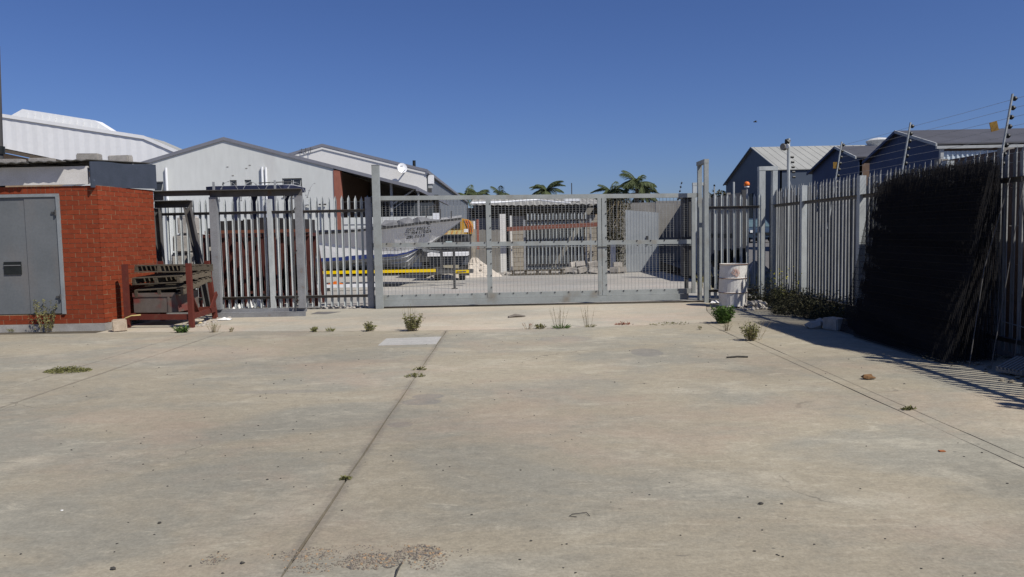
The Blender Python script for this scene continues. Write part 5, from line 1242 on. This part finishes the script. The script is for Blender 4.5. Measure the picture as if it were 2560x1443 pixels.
t = thing('thin_post', (5.0, 18.8, 0), 'thin post with one insulator nearest the gate portal, behind the short palings', 'post'); part('post_tube', MB().tube([(5.02, 18.8, 0), (5.02, 18.8, 2.68)], .018, 6), GALV, t); part('insulator', MB().blob((5.02, 18.8, 2.71), .03), BLACK, t)
heap('gravel_heap', (6.75, 21.0, 0), 1.1, 0.75, RUBBLE, 'pale gravel heap behind the fence corner', 'heap', 9)
for k, (x, y, lb) in enumerate(((15.6, 62, 'slanting row of black insulators on a far rod above the gate end'),)):
    t = thing('insulator_rod', (5.4, 24.4, 0), lb, 'rod')
    part('rod', MB().tube([(5.32, 24.4, 2.4), (5.48, 24.4, 3.2)], .006, 5), GALV_D, t)
    for q in range(5): part('insulator', MB().blob((5.355 + q * .029, 24.4, 2.62 + q * .13), .035), BLACK, t)

# ------------------------------------------------------------------ reinforcing mesh leaning on the right fence
rm = random.Random(8)
ML = ['frontmost black mesh sheet of the stack leaning on the right fence', 'mesh sheet second from the front of the leaning stack', 'mesh sheet third from the front of the leaning stack', 'mesh sheet fourth from the front of the leaning stack', 'mesh sheet in the middle of the leaning stack', 'mesh sheet sixth from the front of the leaning stack', 'mesh sheet seventh from the front of the leaning stack', 'mesh sheet eighth from the front of the leaning stack', 'mesh sheet next to last against the right fence', 'rearmost mesh sheet resting against the right fence']
for k, lb in enumerate(ML):
    xb, xt = 4.98 + k * .075, 5.72 + k * .026; y0, y1 = 8.66 + rm.uniform(-.03, .03) + .02 * k, 11.0 + (k * 7 % 10) * .095 + rm.uniform(-.03, .03); zt = 2.24 + (k * 3 % 10) * .022
    sh = .42 + rm.uniform(-.03, .03)
    t = thing('mesh_sheet', (xb, (y0 + y1) / 2, 0), lb, 'mesh sheet', 'mesh sheets leaning on the right fence')
    b = MB(); y = y0
    while y < y1:
        b.tube([(xb, y, .02), (xb + (xt - xb) * .5 + .02, y + sh * .5, zt * .5), (xt, y + sh + rm.uniform(-.004, .004), zt + rm.uniform(-.02, .03))], .0045, 4); y += .030
    part('upright_rod', b, BLACKSTEEL, t, kind='stuff')
    b = MB()
    for i in range(24):
        f = (i + .3) / 24; b.bar((xb + (xt - xb) * f - .008, y0 + sh * f, zt * f), (xb + (xt - xb) * f - .008, y1 + sh * f, zt * f), .0045, .0045)
    part('cross_rod', b, BLACKSTEEL, t, kind='stuff')
for k, (yb_, yt_, xb_, lb) in enumerate(((8.5, 8.95, 5.15, 'loose rod leaning at the near edge of the mesh stack, closest to the yard'), (8.35, 8.7, 5.3, 'second loose rod leaning beside the mesh stack'), (8.2, 8.75, 5.45, 'third loose rod leaning close to the palings'))):
    put('steel_rod', MB().tube([(xb_, yb_, .01), (xb_ + .3, (yb_ + yt_) / 2 + .03, 1.1), (5.85, yt_, 2.15)], .005, 5), SHADECH, (xb_, yb_, 0), lb, 'rod', 'loose rods by the mesh stack')
block('cement_block', (5.10, 11.95, 0), (.22, .34, .19), .3, CEMBLOCK, 'pale cement block at the foot of the mesh stack, half in shade', 'block', None, 71)
b = MB(); b.blob((4.88, 12.2, .06), .15, (1.1, 1, .55), .25, rm); b.blob((5.0, 12.25, .10), .10, (1, 1, .6), .25, rm); put('rock', b, RUBBLE, (4.9, 12.2, 0), 'rough flat rock beside the pale block at the foot of the mesh', 'rock')
t = thing('ribbed_slab', (5.4, 8.1, 0), 'broken ribbed slab lying under the right fence', 'slab')
M3 = Matrix.Rotation(.35, 3, 'Z') @ Matrix.Rotation(-.30, 3, 'Y')
part('base', MB().obox((5.42, 8.05, .09), (.34, .30, .03), M3), GREYPANEL, t)
for k in range(7): part('rib', MB().obox(Vector((5.42, 8.05, .09)) + M3 @ Vector((0, -.13 + k * .043, .027)), (.33, .02, .024), M3), GREYPANEL, t)
b = MB()
for _ in range(110): b.blob((rm.uniform(5.0, 6.0), rm.uniform(6.5, 9.2), rm.uniform(0, .03)), rm.uniform(.008, .035), (1.2, 1, .6), .3, rm)
put('fence_debris', b, EARTH, (5.5, 8, 0), kind='stuff')
put('hanging_wire', MB().tube([(6.03, 9.3, .42), (6.03, 8.4, .36), (6.03, 7.4, .40), (6.03, 6.4, .37)], .005, 4), FRAMEW, (6.03, 8, .4), 'thin pale wire tied low along the near part of the right fence', 'wire')

# ------------------------------------------------------------------ weeds
def leaf(b, p, d, L, w, rng, bend=.3):
    d = Vector(d).normalized(); s = d.cross(Vector((rng.uniform(-1, 1), rng.uniform(-1, 1), .6)))
    s = (s.normalized() if s.length > 1e-5 else Vector((1, 0, 0))) * w / 2
    m_ = p + d * L * .5 + Vector((0, 0, L * .04)); e_ = p + d * L + Vector((0, 0, -bend * L * .5))
    b.add([p, m_ + s, e_, m_ - s], [(0, 1, 2, 3)])
def weed(name, loc, label, kind_, r, h, n, mats, seed, cat='weed'):
    """kind_: 'tuft' blades, 'bush' leafy stems, 'mat' flat cushion, 'stalk' bare stalks"""
    g_ = random.Random(seed); L0 = Vector(loc)
    leaves, stems = MB(), MB()
    for _ in range(n):
        a = g_.uniform(0, 6.28); q = r * g_.random() ** .7; base = L0 + Vector((math.cos(a) * q * .45, math.sin(a) * q * .35, 0))
        if kind_ == 'tuft':
            H = h * g_.uniform(.4, 1); d = Vector((math.cos(a) * q, math.sin(a) * q, H)); leaf(leaves, base, d, H * 1.05, .006 + .006 * g_.random(), g_, .15)
        elif kind_ == 'mat':
            base = L0 + Vector((math.cos(a) * q, math.sin(a) * q * .55, 0)); H = h * (1 - (q / r) ** 2) * g_.uniform(.3, 1) + .004
            for _k in range(3): leaf(leaves, base + Vector((0, 0, H * g_.random())), (g_.uniform(-1, 1), g_.uniform(-1, 1), g_.uniform(0, .9)), g_.uniform(.015, .035), .012, g_)
        else:
            H = h * g_.uniform(.45, 1); tip = L0 + Vector((math.cos(a) * q, math.sin(a) * q * .8, H)); mid = base.lerp(tip, .5) + Vector((0, 0, H * .08))
            stems.tube([base, mid, tip], [.003, .002, .001], 3, cap=False)
            if kind_ == 'bush':
                for _k in range(int(9 + H * 34)):
                    f = g_.uniform(.12, 1); p = base.lerp(mid, f * 2) if f < .5 else mid.lerp(tip, f * 2 - 1)
                    leaf(leaves, p, (g_.uniform(-1, 1), g_.uniform(-1, 1), g_.uniform(-.2, .8)), g_.uniform(.022, .05), g_.uniform(.012, .026), g_)
            else:
                for _k in range(5):
                    f = g_.uniform(.5, 1); p = mid.lerp(tip, f * 2 - 1); leaf(leaves, p, (g_.uniform(-1, 1), g_.uniform(-1, 1), .4), .02, .008, g_)
    t = thing(name, loc, label, cat)
    if leaves.v: part('leaves', leaves, mats[0], t)
    if stems.v: part('stems', stems, mats[1], t)
    return t
weed('weed', (-8.55, 13.82, 0), 'tall wispy green weed growing against the shed door and plinth', 'bush', .30, .60, 30, (GRASS, DRY), 1)
weed('weed', (-9.2, 13.86, 0), 'tiny weed at the foot of the shed plinth, left of the tall wispy one', 'tuft', .08, .09, 30, (GRASS, DRY), 2)
weed('weed', (-5.58, 9.42, 0), 'flat dark olive weed cushion spreading over the left joint', 'mat', .30, .07, 420, (GRASS, DRY), 3)
weed('weed', (-5.80, 13.25, 0), 'bright green tuft at the front foot of the red rack', 'bush', .17, .12, 40, (GREEN, GREEN), 4)
weed('weed', (-5.22, 13.18, 0), 'pale dry weed right of the bright green tuft by the rack', 'stalk', .16, .17, 26, (GRASS, DRY), 5)
weed('weed', (-4.93, 13.20, 0), 'tiny dry sprig right of the pale dry weed near the rack', 'stalk', .07, .08, 14, (GRASS, DRY), 6)
weed('weed', (-3.41, 13.0, 0), 'first of two small olive tufts on the joint left of the round weed', 'bush', .08, .08, 16, (GRASS, GRASS), 7)
weed('weed', (-3.13, 12.97, 0), 'second of two small olive tufts on the joint, with pointed tips', 'tuft', .10, .10, 50, (GRASS, GRASS), 8)
weed('weed', (-2.45, 12.92, 0), 'round olive brown weed on the joint in front of the gate post', 'bush', .13, .17, 26, (GRASS, DRY), 9)
weed('weed', (-1.72, 12.84, 0), 'largest feathery olive weed on the joint before the gate', 'bush', .24, .30, 52, (GRASS, DRY), 10)
weed('weed', (-1.76, 12.9, 0), 'bare dry stalks rising out of the largest feathery weed', 'stalk', .16, .48, 12, (GRASS, DRY), 11)
weed('weed', (0.26, 12.80, 0), 'sparse reddish dry sprig left of the grassy tuft on the joint', 'stalk', .14, .12, 14, (REDWEED, DRY), 12)
weed('weed', (0.47, 12.82, 0), 'low brownish weed between the reddish sprig and the grassy tuft', 'bush', .12, .08, 16, (GRASS, DRY), 13)
weed('weed', (0.83, 12.80, 0), 'grassy green tuft with long seed stalks before the middle of the gate', 'tuft', .22, .13, 120, (GREEN, DRY), 14)
weed('weed', (0.80, 12.83, 0), 'long seed stalks standing out of the grassy tuft', 'stalk', .22, .42, 16, (DRY, DRY), 15)
weed('weed', (1.33, 12.92, 0), 'thin tuft with straw stalks right of the grassy tuft', 'tuft', .13, .08, 50, (GRASS, DRY), 16)
weed('weed', (1.30, 12.95, 0), 'thin straw stalks standing in the thin tuft', 'stalk', .17, .38, 12, (DRY, DRY), 17)
weed('weed', (1.92, 13.12, 0), 'orange red dried weed lying on the apron', 'mat', .16, .06, 60, (REDWEED, DRY), 18)
weed('weed', (2.75, 13.12, 0), 'thin line of tiny green weed along the joint before the bright bush', 'mat', .42, .02, 60, (GRASS, DRY), 19)
weed('weed', (3.64, 13.08, 0), 'bright green leafy bush near the right end of the gate apron', 'bush', .21, .31, 170, (GREEN, GREEN), 20)
weed('weed', (3.46, 10.95, 0), 'olive grassy bush standing on the right-hand joint', 'bush', .17, .26, 44, (GRASS, DRY), 21)
weed('weed', (3.50, 11.0, 0), 'straw stalks fanning out of the grassy bush on the right-hand joint', 'stalk', .28, .32, 18, (DRY, DRY), 22)
weed('weed', (3.42, 12.1, 0), 'small dry weed between the bright bush and the grassy bush', 'stalk', .10, .15, 16, (GRASS, DRY), 23)
weed('weed', (3.05, 12.3, 0), 'tiny dry sprig left of the small dry weed near the bright bush', 'stalk', .06, .07, 10, (GRASS, DRY), 24)
weed('weed', (-1.13, 8.62, 0), 'yellowish weed clump in the middle joint of the yard', 'mat', .13, .04, 60, (GRASS, DRY), 25)
weed('weed', (-1.12, 9.05, 0), 'smaller weed further along the middle joint', 'mat', .09, .035, 40, (GRASS, DRY), 26)
weed('weed', (-1.13, 4.95, 0), 'small moss knot in the middle joint nearest the camera', 'mat', .03, .015, 26, (GRASS, DRY), 27)
weed('weed', (3.46, 6.58, 0), 'olive moss knot on the right-hand joint', 'mat', .06, .03, 40, (GRASS, DRY), 28)
weed('weed', (-7.65, 16.9, 0), 'green weed growing behind the red rack', 'bush', .2, .5, 20, (GREEN, GREEN), 29)
weed('weed', (-6.45, 16.6, 0), 'bright weed seen through the red rack beside the slanting leg', 'bush', .14, .42, 18, (GREEN, GREEN), 33)
# yellow flowering plant in the corner undergrowth
t = weed('flowering_weed', (5.65, 15.7, 0), 'thin weed with yellow flowers before the right fence', 'bush', .35, .75, 18, (GRASS, GRASS), 30)
b = MB(); g_ = random.Random(31)
for _ in range(26):
    p = Vector((5.65 + g_.uniform(-.3, .3), 15.7 + g_.uniform(-.3, .3), g_.uniform(.45, .85)))
    for _k in range(3): leaf(b, p, (g_.uniform(-1, 1), g_.uniform(-1, 1), g_.uniform(-.3, .6)), .03, .025, g_)
part('flower', b, YFLOWER, t)
b = MB(); g_ = random.Random(32); sb = MB()
for _ in range(2600):
    y = g_.uniform(11.9, 17.2); f = (y - 11.9) / 5.3; x0 = 5.35 - .30 * f + .25 * math.sin(y * 2.1)
    x = g_.uniform(x0, 6.05); H = g_.uniform(.05, .42) * (.5 + .6 * min(1, (x - x0) * 2.2))
    base = Vector((x, y, 0)); tip = base + Vector((g_.uniform(-.2, .2), g_.uniform(-.2, .2), H))
    for _k in range(9):
        leaf(b, base.lerp(tip, g_.random()), (g_.uniform(-1, 1), g_.uniform(-1, 1), g_.uniform(-.1, .9)), g_.uniform(.03, .07), g_.uniform(.008, .022), g_)
put('undergrowth', b, DGREEN, (5.6, 14.5, 0), kind='stuff')
b = MB()
for _ in range(160): b.blob((g_.uniform(4.5, 5.8), g_.uniform(15.2, 16.6), g_.uniform(-.02, .02)), g_.uniform(.012, .05), (1.2, 1, .6), .3, g_)
for _ in range(60): b.blob((g_.uniform(4.9, 5.2), g_.uniform(15.6, 16.1), g_.uniform(0, .09)), g_.uniform(.03, .10), (1.2, 1, .7), .3, g_)
put('corner_rubble', b, RUBBLE, (5.0, 15.8, 0), kind='stuff')
# creeper on the far building
b = MB()
for _ in range(4200):
    p = Vector((g_.uniform(3.75, 5.0) if g_.random() < .3 else g_.uniform(3.75, 4.62), 31.9 + g_.uniform(-.3, .25), g_.uniform(.2, 3.05) if g_.random() < .7 else g_.uniform(2.3, 3.1)))
    leaf(b, p, (g_.uniform(-1, 1), g_.uniform(-1, 1), g_.uniform(-.8, .4)), g_.uniform(.08, .16), g_.uniform(.04, .08), g_)
t = thing('creeper', (4.2, 32, 0), 'dark creeper hanging beside the corrugated panel in the far yard', 'creeper'); part('leaves', b, DGREEN, t)
b = MB()
for _ in range(16): x = g_.uniform(3.8, 4.9); b.tube([(x, 31.55, g_.uniform(.8, 1.8)), (x + g_.uniform(-.3, .3), 31.5, g_.uniform(1.8, 2.4)), (x + g_.uniform(-.2, .4), 31.6, 2.9)], .008, 3)
part('twig', b, DRY, t)
t = thing('dry_grass', (6.3, 20, 0), 'yellowish dry grass behind the drum beyond the fence', 'grass clump'); b = MB()
for _ in range(300):
    p = Vector((g_.uniform(5.2, 7.4), g_.uniform(19.8, 21.8), .0)); leaf(b, p, (g_.uniform(-.5, .5), g_.uniform(-.5, .5), 1), g_.uniform(.15, .7), .02, g_)
part('blades', b, leafm('yellow dry grass', (0.30, 0.27, 0.08), (0.22, 0.19, 0.07)), t)
# distant bushes on the right
for (x, y, z, r, lb) in ((23.3, 85, 1.2, 1.6, 'dark far bush showing above the short palings beside the thin insulator post'), (25.4, 88, 1.0, 1.8, 'dark far bush next to the slate warehouse gable')):
    b = MB()
    for _ in range(700):
        u = Vector((g_.gauss(0, 1), g_.gauss(0, 1), g_.gauss(0, 1))).normalized() * r * g_.random() ** .35
        leaf(b, Vector((x, y, z + 3.6)) + Vector((u.x * 1.2, u.y, u.z * .8)), (g_.uniform(-1, 1), g_.uniform(-1, 1), g_.uniform(-1, 1)), .4, .25, g_)
    t = thing('bush', (x, y, z), lb, 'bush'); part('crown', b, DGREEN, t); part('trunk', MB().tube([(x, y, .8), (x, y, z + 3)], [.15, .08], 6), PALMTRUNK, t)

# ------------------------------------------------------------------ palms beyond the yard
def frond_mesh(L, droop, seed):
    g = random.Random(seed); b = MB(); pts = []
    for i in range(9):
        f = i / 8; pts.append(Vector((L * (f * .95), 0, L * (.62 * f - droop * f * f))))
    b.tube(pts, [.035 - .003 * i for i in range(9)], 4)
    for i in range(1, 64):
        f = i / 64 * 8; k = min(int(f), 7); p = pts[k].lerp(pts[k + 1], f - k); tn = (pts[k + 1] - pts[k]).normalized()
        ll = L * .30 * math.sin(math.pi * (.12 + .82 * i / 64)) + .06
        for s in (-1, 1):
            d = tn * .55 + Vector((0, s * .8, -.35 - g.random() * .35)); d.normalize(); w = Vector((0, 0, 1)).cross(d).normalized() * .012
            e_ = p + d * ll; m_ = p + d * ll * .5
            b.add([p, m_ + w, e_ + Vector((0, 0, -.12 * ll)), m_ - w], [(0, 1, 2, 3)])
    return mesh_of('frond', b, PALMLEAF)
FR = [frond_mesh(1.0, dr, k) for k, dr in enumerate((.75, 1.0, 1.25, .55))]
def palm(x, y, zc, L, nf, label, seed):
    g = random.Random(seed); t = thing('palm_tree', (x, y, 0), label, 'palm tree', 'palms beyond the back shed')
    part('trunk', MB().tube([(x + .1, y, -.1), (x, y, zc * .5), (x, y, zc)], [.24, .19, .17], 8), PALMTRUNK, t)
    part('crownshaft', MB().tube([(x, y, zc - .05), (x, y, zc + .25), (x, y, zc + .5)], [.17, .20, .06], 8), PALMLEAF, t)
    for i in range(nf):
        o = part_at('frond', FR[i % 4], t, (x, y, zc + .35), (g.uniform(-.2, .2), g.uniform(-.75, .5), i * 6.283 / nf * 1.0 + g.uniform(-.3, .3)))
        s = L * g.uniform(.85, 1.12); o.scale = (s, s, s)
palm(-4.9, 85, 5.6, 1.9, 16, 'leftmost drooping palm, next to the roof end of the cream warehouse', 1)
palm(-3.7, 86, 5.75, 1.7, 13, 'smaller palm standing close to the leftmost drooping palm', 7)
palm(-1.1, 85, 5.6, 1.8, 15, 'palm showing above the top rail right of the first gate stile', 2)
palm(4.0, 85, 6.0, 2.0, 17, 'bushy palm alone above the middle of the gate', 3)
palm(10.3, 78, 5.3, 1.9, 15, 'lower palm just left of the tallest palm', 4)
palm(12.6, 76, 6.05, 2.05, 20, 'tallest thick crowned palm above the right end of the gate', 5)
palm(13.5, 78, 5.0, 2.0, 16, 'drooping palm just right of the tallest palm', 6)
palm(8.9, 80, 4.7, 1.5, 11, 'palm with only its tips showing over the top rail by the second stile', 8)
t = thing('mast', (6.6, 82, 0), 'thin dark mast on the skyline right of the middle palm', 'mast'); part('tube', MB().tube([(6.6, 82, 0), (6.6, 82, 7.0)], .05, 6), DARKSTEEL, t)
t = thing('bird', (19.2, 60, 10.0), 'small dark bird gliding in the sky above the right-hand warehouses', 'bird')
part('body', MB().tube([(19.05, 60, 10.0), (19.15, 60, 10.02), (19.3, 60, 10.01), (19.38, 60, 10.0)], [.015, .05, .045, .01], 6), DARKSTEEL, t)
for s in (-1, 1): part('wing', MB().add([(19.12, 60, 10.03), (19.28, 60, 10.03), (19.24, 60 + s * .22, 10.09), (19.2, 60 + s * .42, 10.04), (19.14, 60 + s * .2, 10.08)], [(0, 1, 2, 3, 4)]), DARKSTEEL, t)

# ------------------------------------------------------------------ litter, gravel, small stones
g_ = random.Random(55); b = MB()
def gravel_patch(cx_, cy_, rx, ry, n, r0, r1):
    for _ in range(n):
        a = g_.uniform(0, 6.28); q = g_.random() ** .6; r_ = g_.uniform(r0, r1)
        b.blob((cx_ + math.cos(a) * rx * q, cy_ + math.sin(a) * ry * q, r_ * .3), r_, (1.1, 1, .7), .3, g_)
gravel_patch(-.72, 3.66, .17, .10, 520, .0025, .0065); gravel_patch(-.50, 3.76, .12, .09, 380, .002, .006); gravel_patch(-.44, 3.66, .10, .12, 160, .002, .006)
gravel_patch(-1.05, 3.75, .16, .09, 260, .0015, .0045); gravel_patch(-1.52, 3.72, .07, .07, 90, .002, .005); gravel_patch(-.75, 3.75, .55, .12, 260, .0015, .0045); gravel_patch(-1.0, 3.60, .14, .06, 120, .002, .005)
put('gravel', b, STONE, (-.7, 3.7, 0), kind='stuff')
b = MB()
for _ in range(260):
    y = 3.2 + 9.5 * g_.random() ** 1.7; x = g_.uniform(-.72, .72) * y
    if x > 5 or x < -9: continue
    if g_.random() < .35: x = -1.4 + g_.gauss(0, .9)
    b.blob((x, y, .002), g_.uniform(.003, .0075) * (1 if y < 7 else 1.3), (1.2, 1, .6), .35, g_)
put('scattered_pebbles', b, DARKSTONE, (0, 6, 0), kind='stuff')
def stone(loc, r, material, label, name='stone', sq=(1.2, 1, .7), cat='stone'):
    b = MB(); b.blob((loc[0], loc[1], r * .55), r, sq, .25, g_); put(name, b, material, loc, label, cat)
stone((1.43, 4.34, 0), 0.0128, DARKSTONE, 'dark pebble alone in the right foreground concrete')
stone((-2.03, 4.22, 0), 0.0093, DARKSTONE, 'dark pebble in the left foreground left of the middle joint')
stone((-1.98, 3.62, 0), 0.0128, DARKSTONE, 'grey pebble at the bottom left of the yard')
stone((-1.36, 3.66, 0), 0.0104, DARKSTONE, 'dark pebble just left of the gravel patch')
stone((-2.72, 4.45, 0), 0.0081, PAPER, 'tiny pale chip in the left foreground')
b = MB(); b.blob((3.74, 7.95, .025), .055, (1.2, .8, .6), .3, g_); b.blob((3.79, 7.94, .02), .03, (1.3, .8, .6), .3, g_); put('wood_chip', b, mat('brown broken wood', (0.22, 0.12, 0.05), (0.12, 0.07, 0.035), scale=12, rough=0.95), (3.74, 7.95, 0), 'brown broken wood chunk on the right of the yard', 'wood chunk')
put('stick', MB().tube([(2.68, 9.46, .012), (2.82, 9.49, .016), (2.95, 9.47, .012)], .011, 5), DARKSTONE, (2.8, 9.47, 0), 'short dark stick lying on the concrete right of the round stain', 'stick')
put('twig', MB().tube([(-.575, 3.44, .004), (-.572, 3.55, .012), (-.565, 3.62, .006)], [.003, .006, .003], 5), DARKSTONE, (-.57, 3.55, 0), 'dark twig lying over the gravel at the bottom edge', 'twig')
put('wire_scrap', MB().tube([(.34, 4.19, .004), (.30, 4.20, .006), (.32, 4.235, .004), (.40, 4.24, .01), (.415, 4.20, .004)], .0022, 4), DARKSTONE, (.35, 4.2, 0), 'bent scrap of dark wire in the foreground right of centre', 'wire scrap')
put('dry_leaf', MB().box(3.02, 3.06, 5.30, 5.33, .002, .008), mat('orange brown leaf', (0.35, 0.13, 0.05), rough=0.8), (3.04, 5.3, 0), 'small orange brown dry leaf near the right-hand joint', 'leaf')
put('leaf_curl', MB().tube([(-.08, 14.6, .01), (.05, 14.66, .035), (.25, 14.68, .02)], [.03, .04, .01], 5), mat('grey dead leaf', (0.16, 0.14, 0.12), rough=0.9), (0, 14.6, 0), 'grey curled dead leaf on the bright apron before the gate', 'leaf')
def litter(loc, sx, sy, h, label, seed, material=PAPER):
    q = random.Random(seed); b = MB(); N = 5
    for i in range(N + 1):
        for j in range(N + 1): b.v.append((loc[0] + sx * (i / N - .5), loc[1] + sy * (j / N - .5), loc[2] + .006 + h * q.random() * (1 if 0 < i < N and 0 < j < N else .25)))
    for i in range(N):
        for j in range(N): a = i * (N + 1) + j; b.f.append((a, a + N + 1, a + N + 2, a + 1))
    put('litter', b, material, loc, label, 'litter')
litter((4.50, 16.75, 0), .22, .16, .06, 'crumpled white plastic beside the drum at the foot of the gate portal', 1)
litter((-5.78, 15.2, 0), .26, .2, .05, 'crumpled white paper on the apron right of the red rack', 2)
litter((-6.15, 14.6, 0), .25, .2, .05, 'torn yellowish paper under the right side of the rack', 3, mat('yellowed paper', (0.6, 0.48, 0.25), rough=0.8))
litter((-5.98, 17.6, 0), .35, .3, .32, 'white plastic sheet bunched behind the palings inside the big frame', 4)
litter((-6.35, 17.6, 0), .25, .2, .14, 'small white plastic scrap behind the palings by the left upright', 5)
litter((-6.1, 14.15, 0), .16, .12, .03, 'white scrap beside the front right post of the rack', 6)
b = MB()
for _ in range(140): b.blob((g_.uniform(-4.4, -3.1), 17.5 + g_.gauss(0, .15), .01), g_.uniform(.012, .05), (1.2, 1, .7), .3, g_)
for _ in range(90): b.blob((g_.uniform(-6.4, -5.8), g_.uniform(14.1, 16), .005), g_.uniform(.01, .035), (1.2, 1, .6), .3, g_)
put('loose_debris', b, RUBBLE, (-4.5, 16.5, 0), kind='stuff')
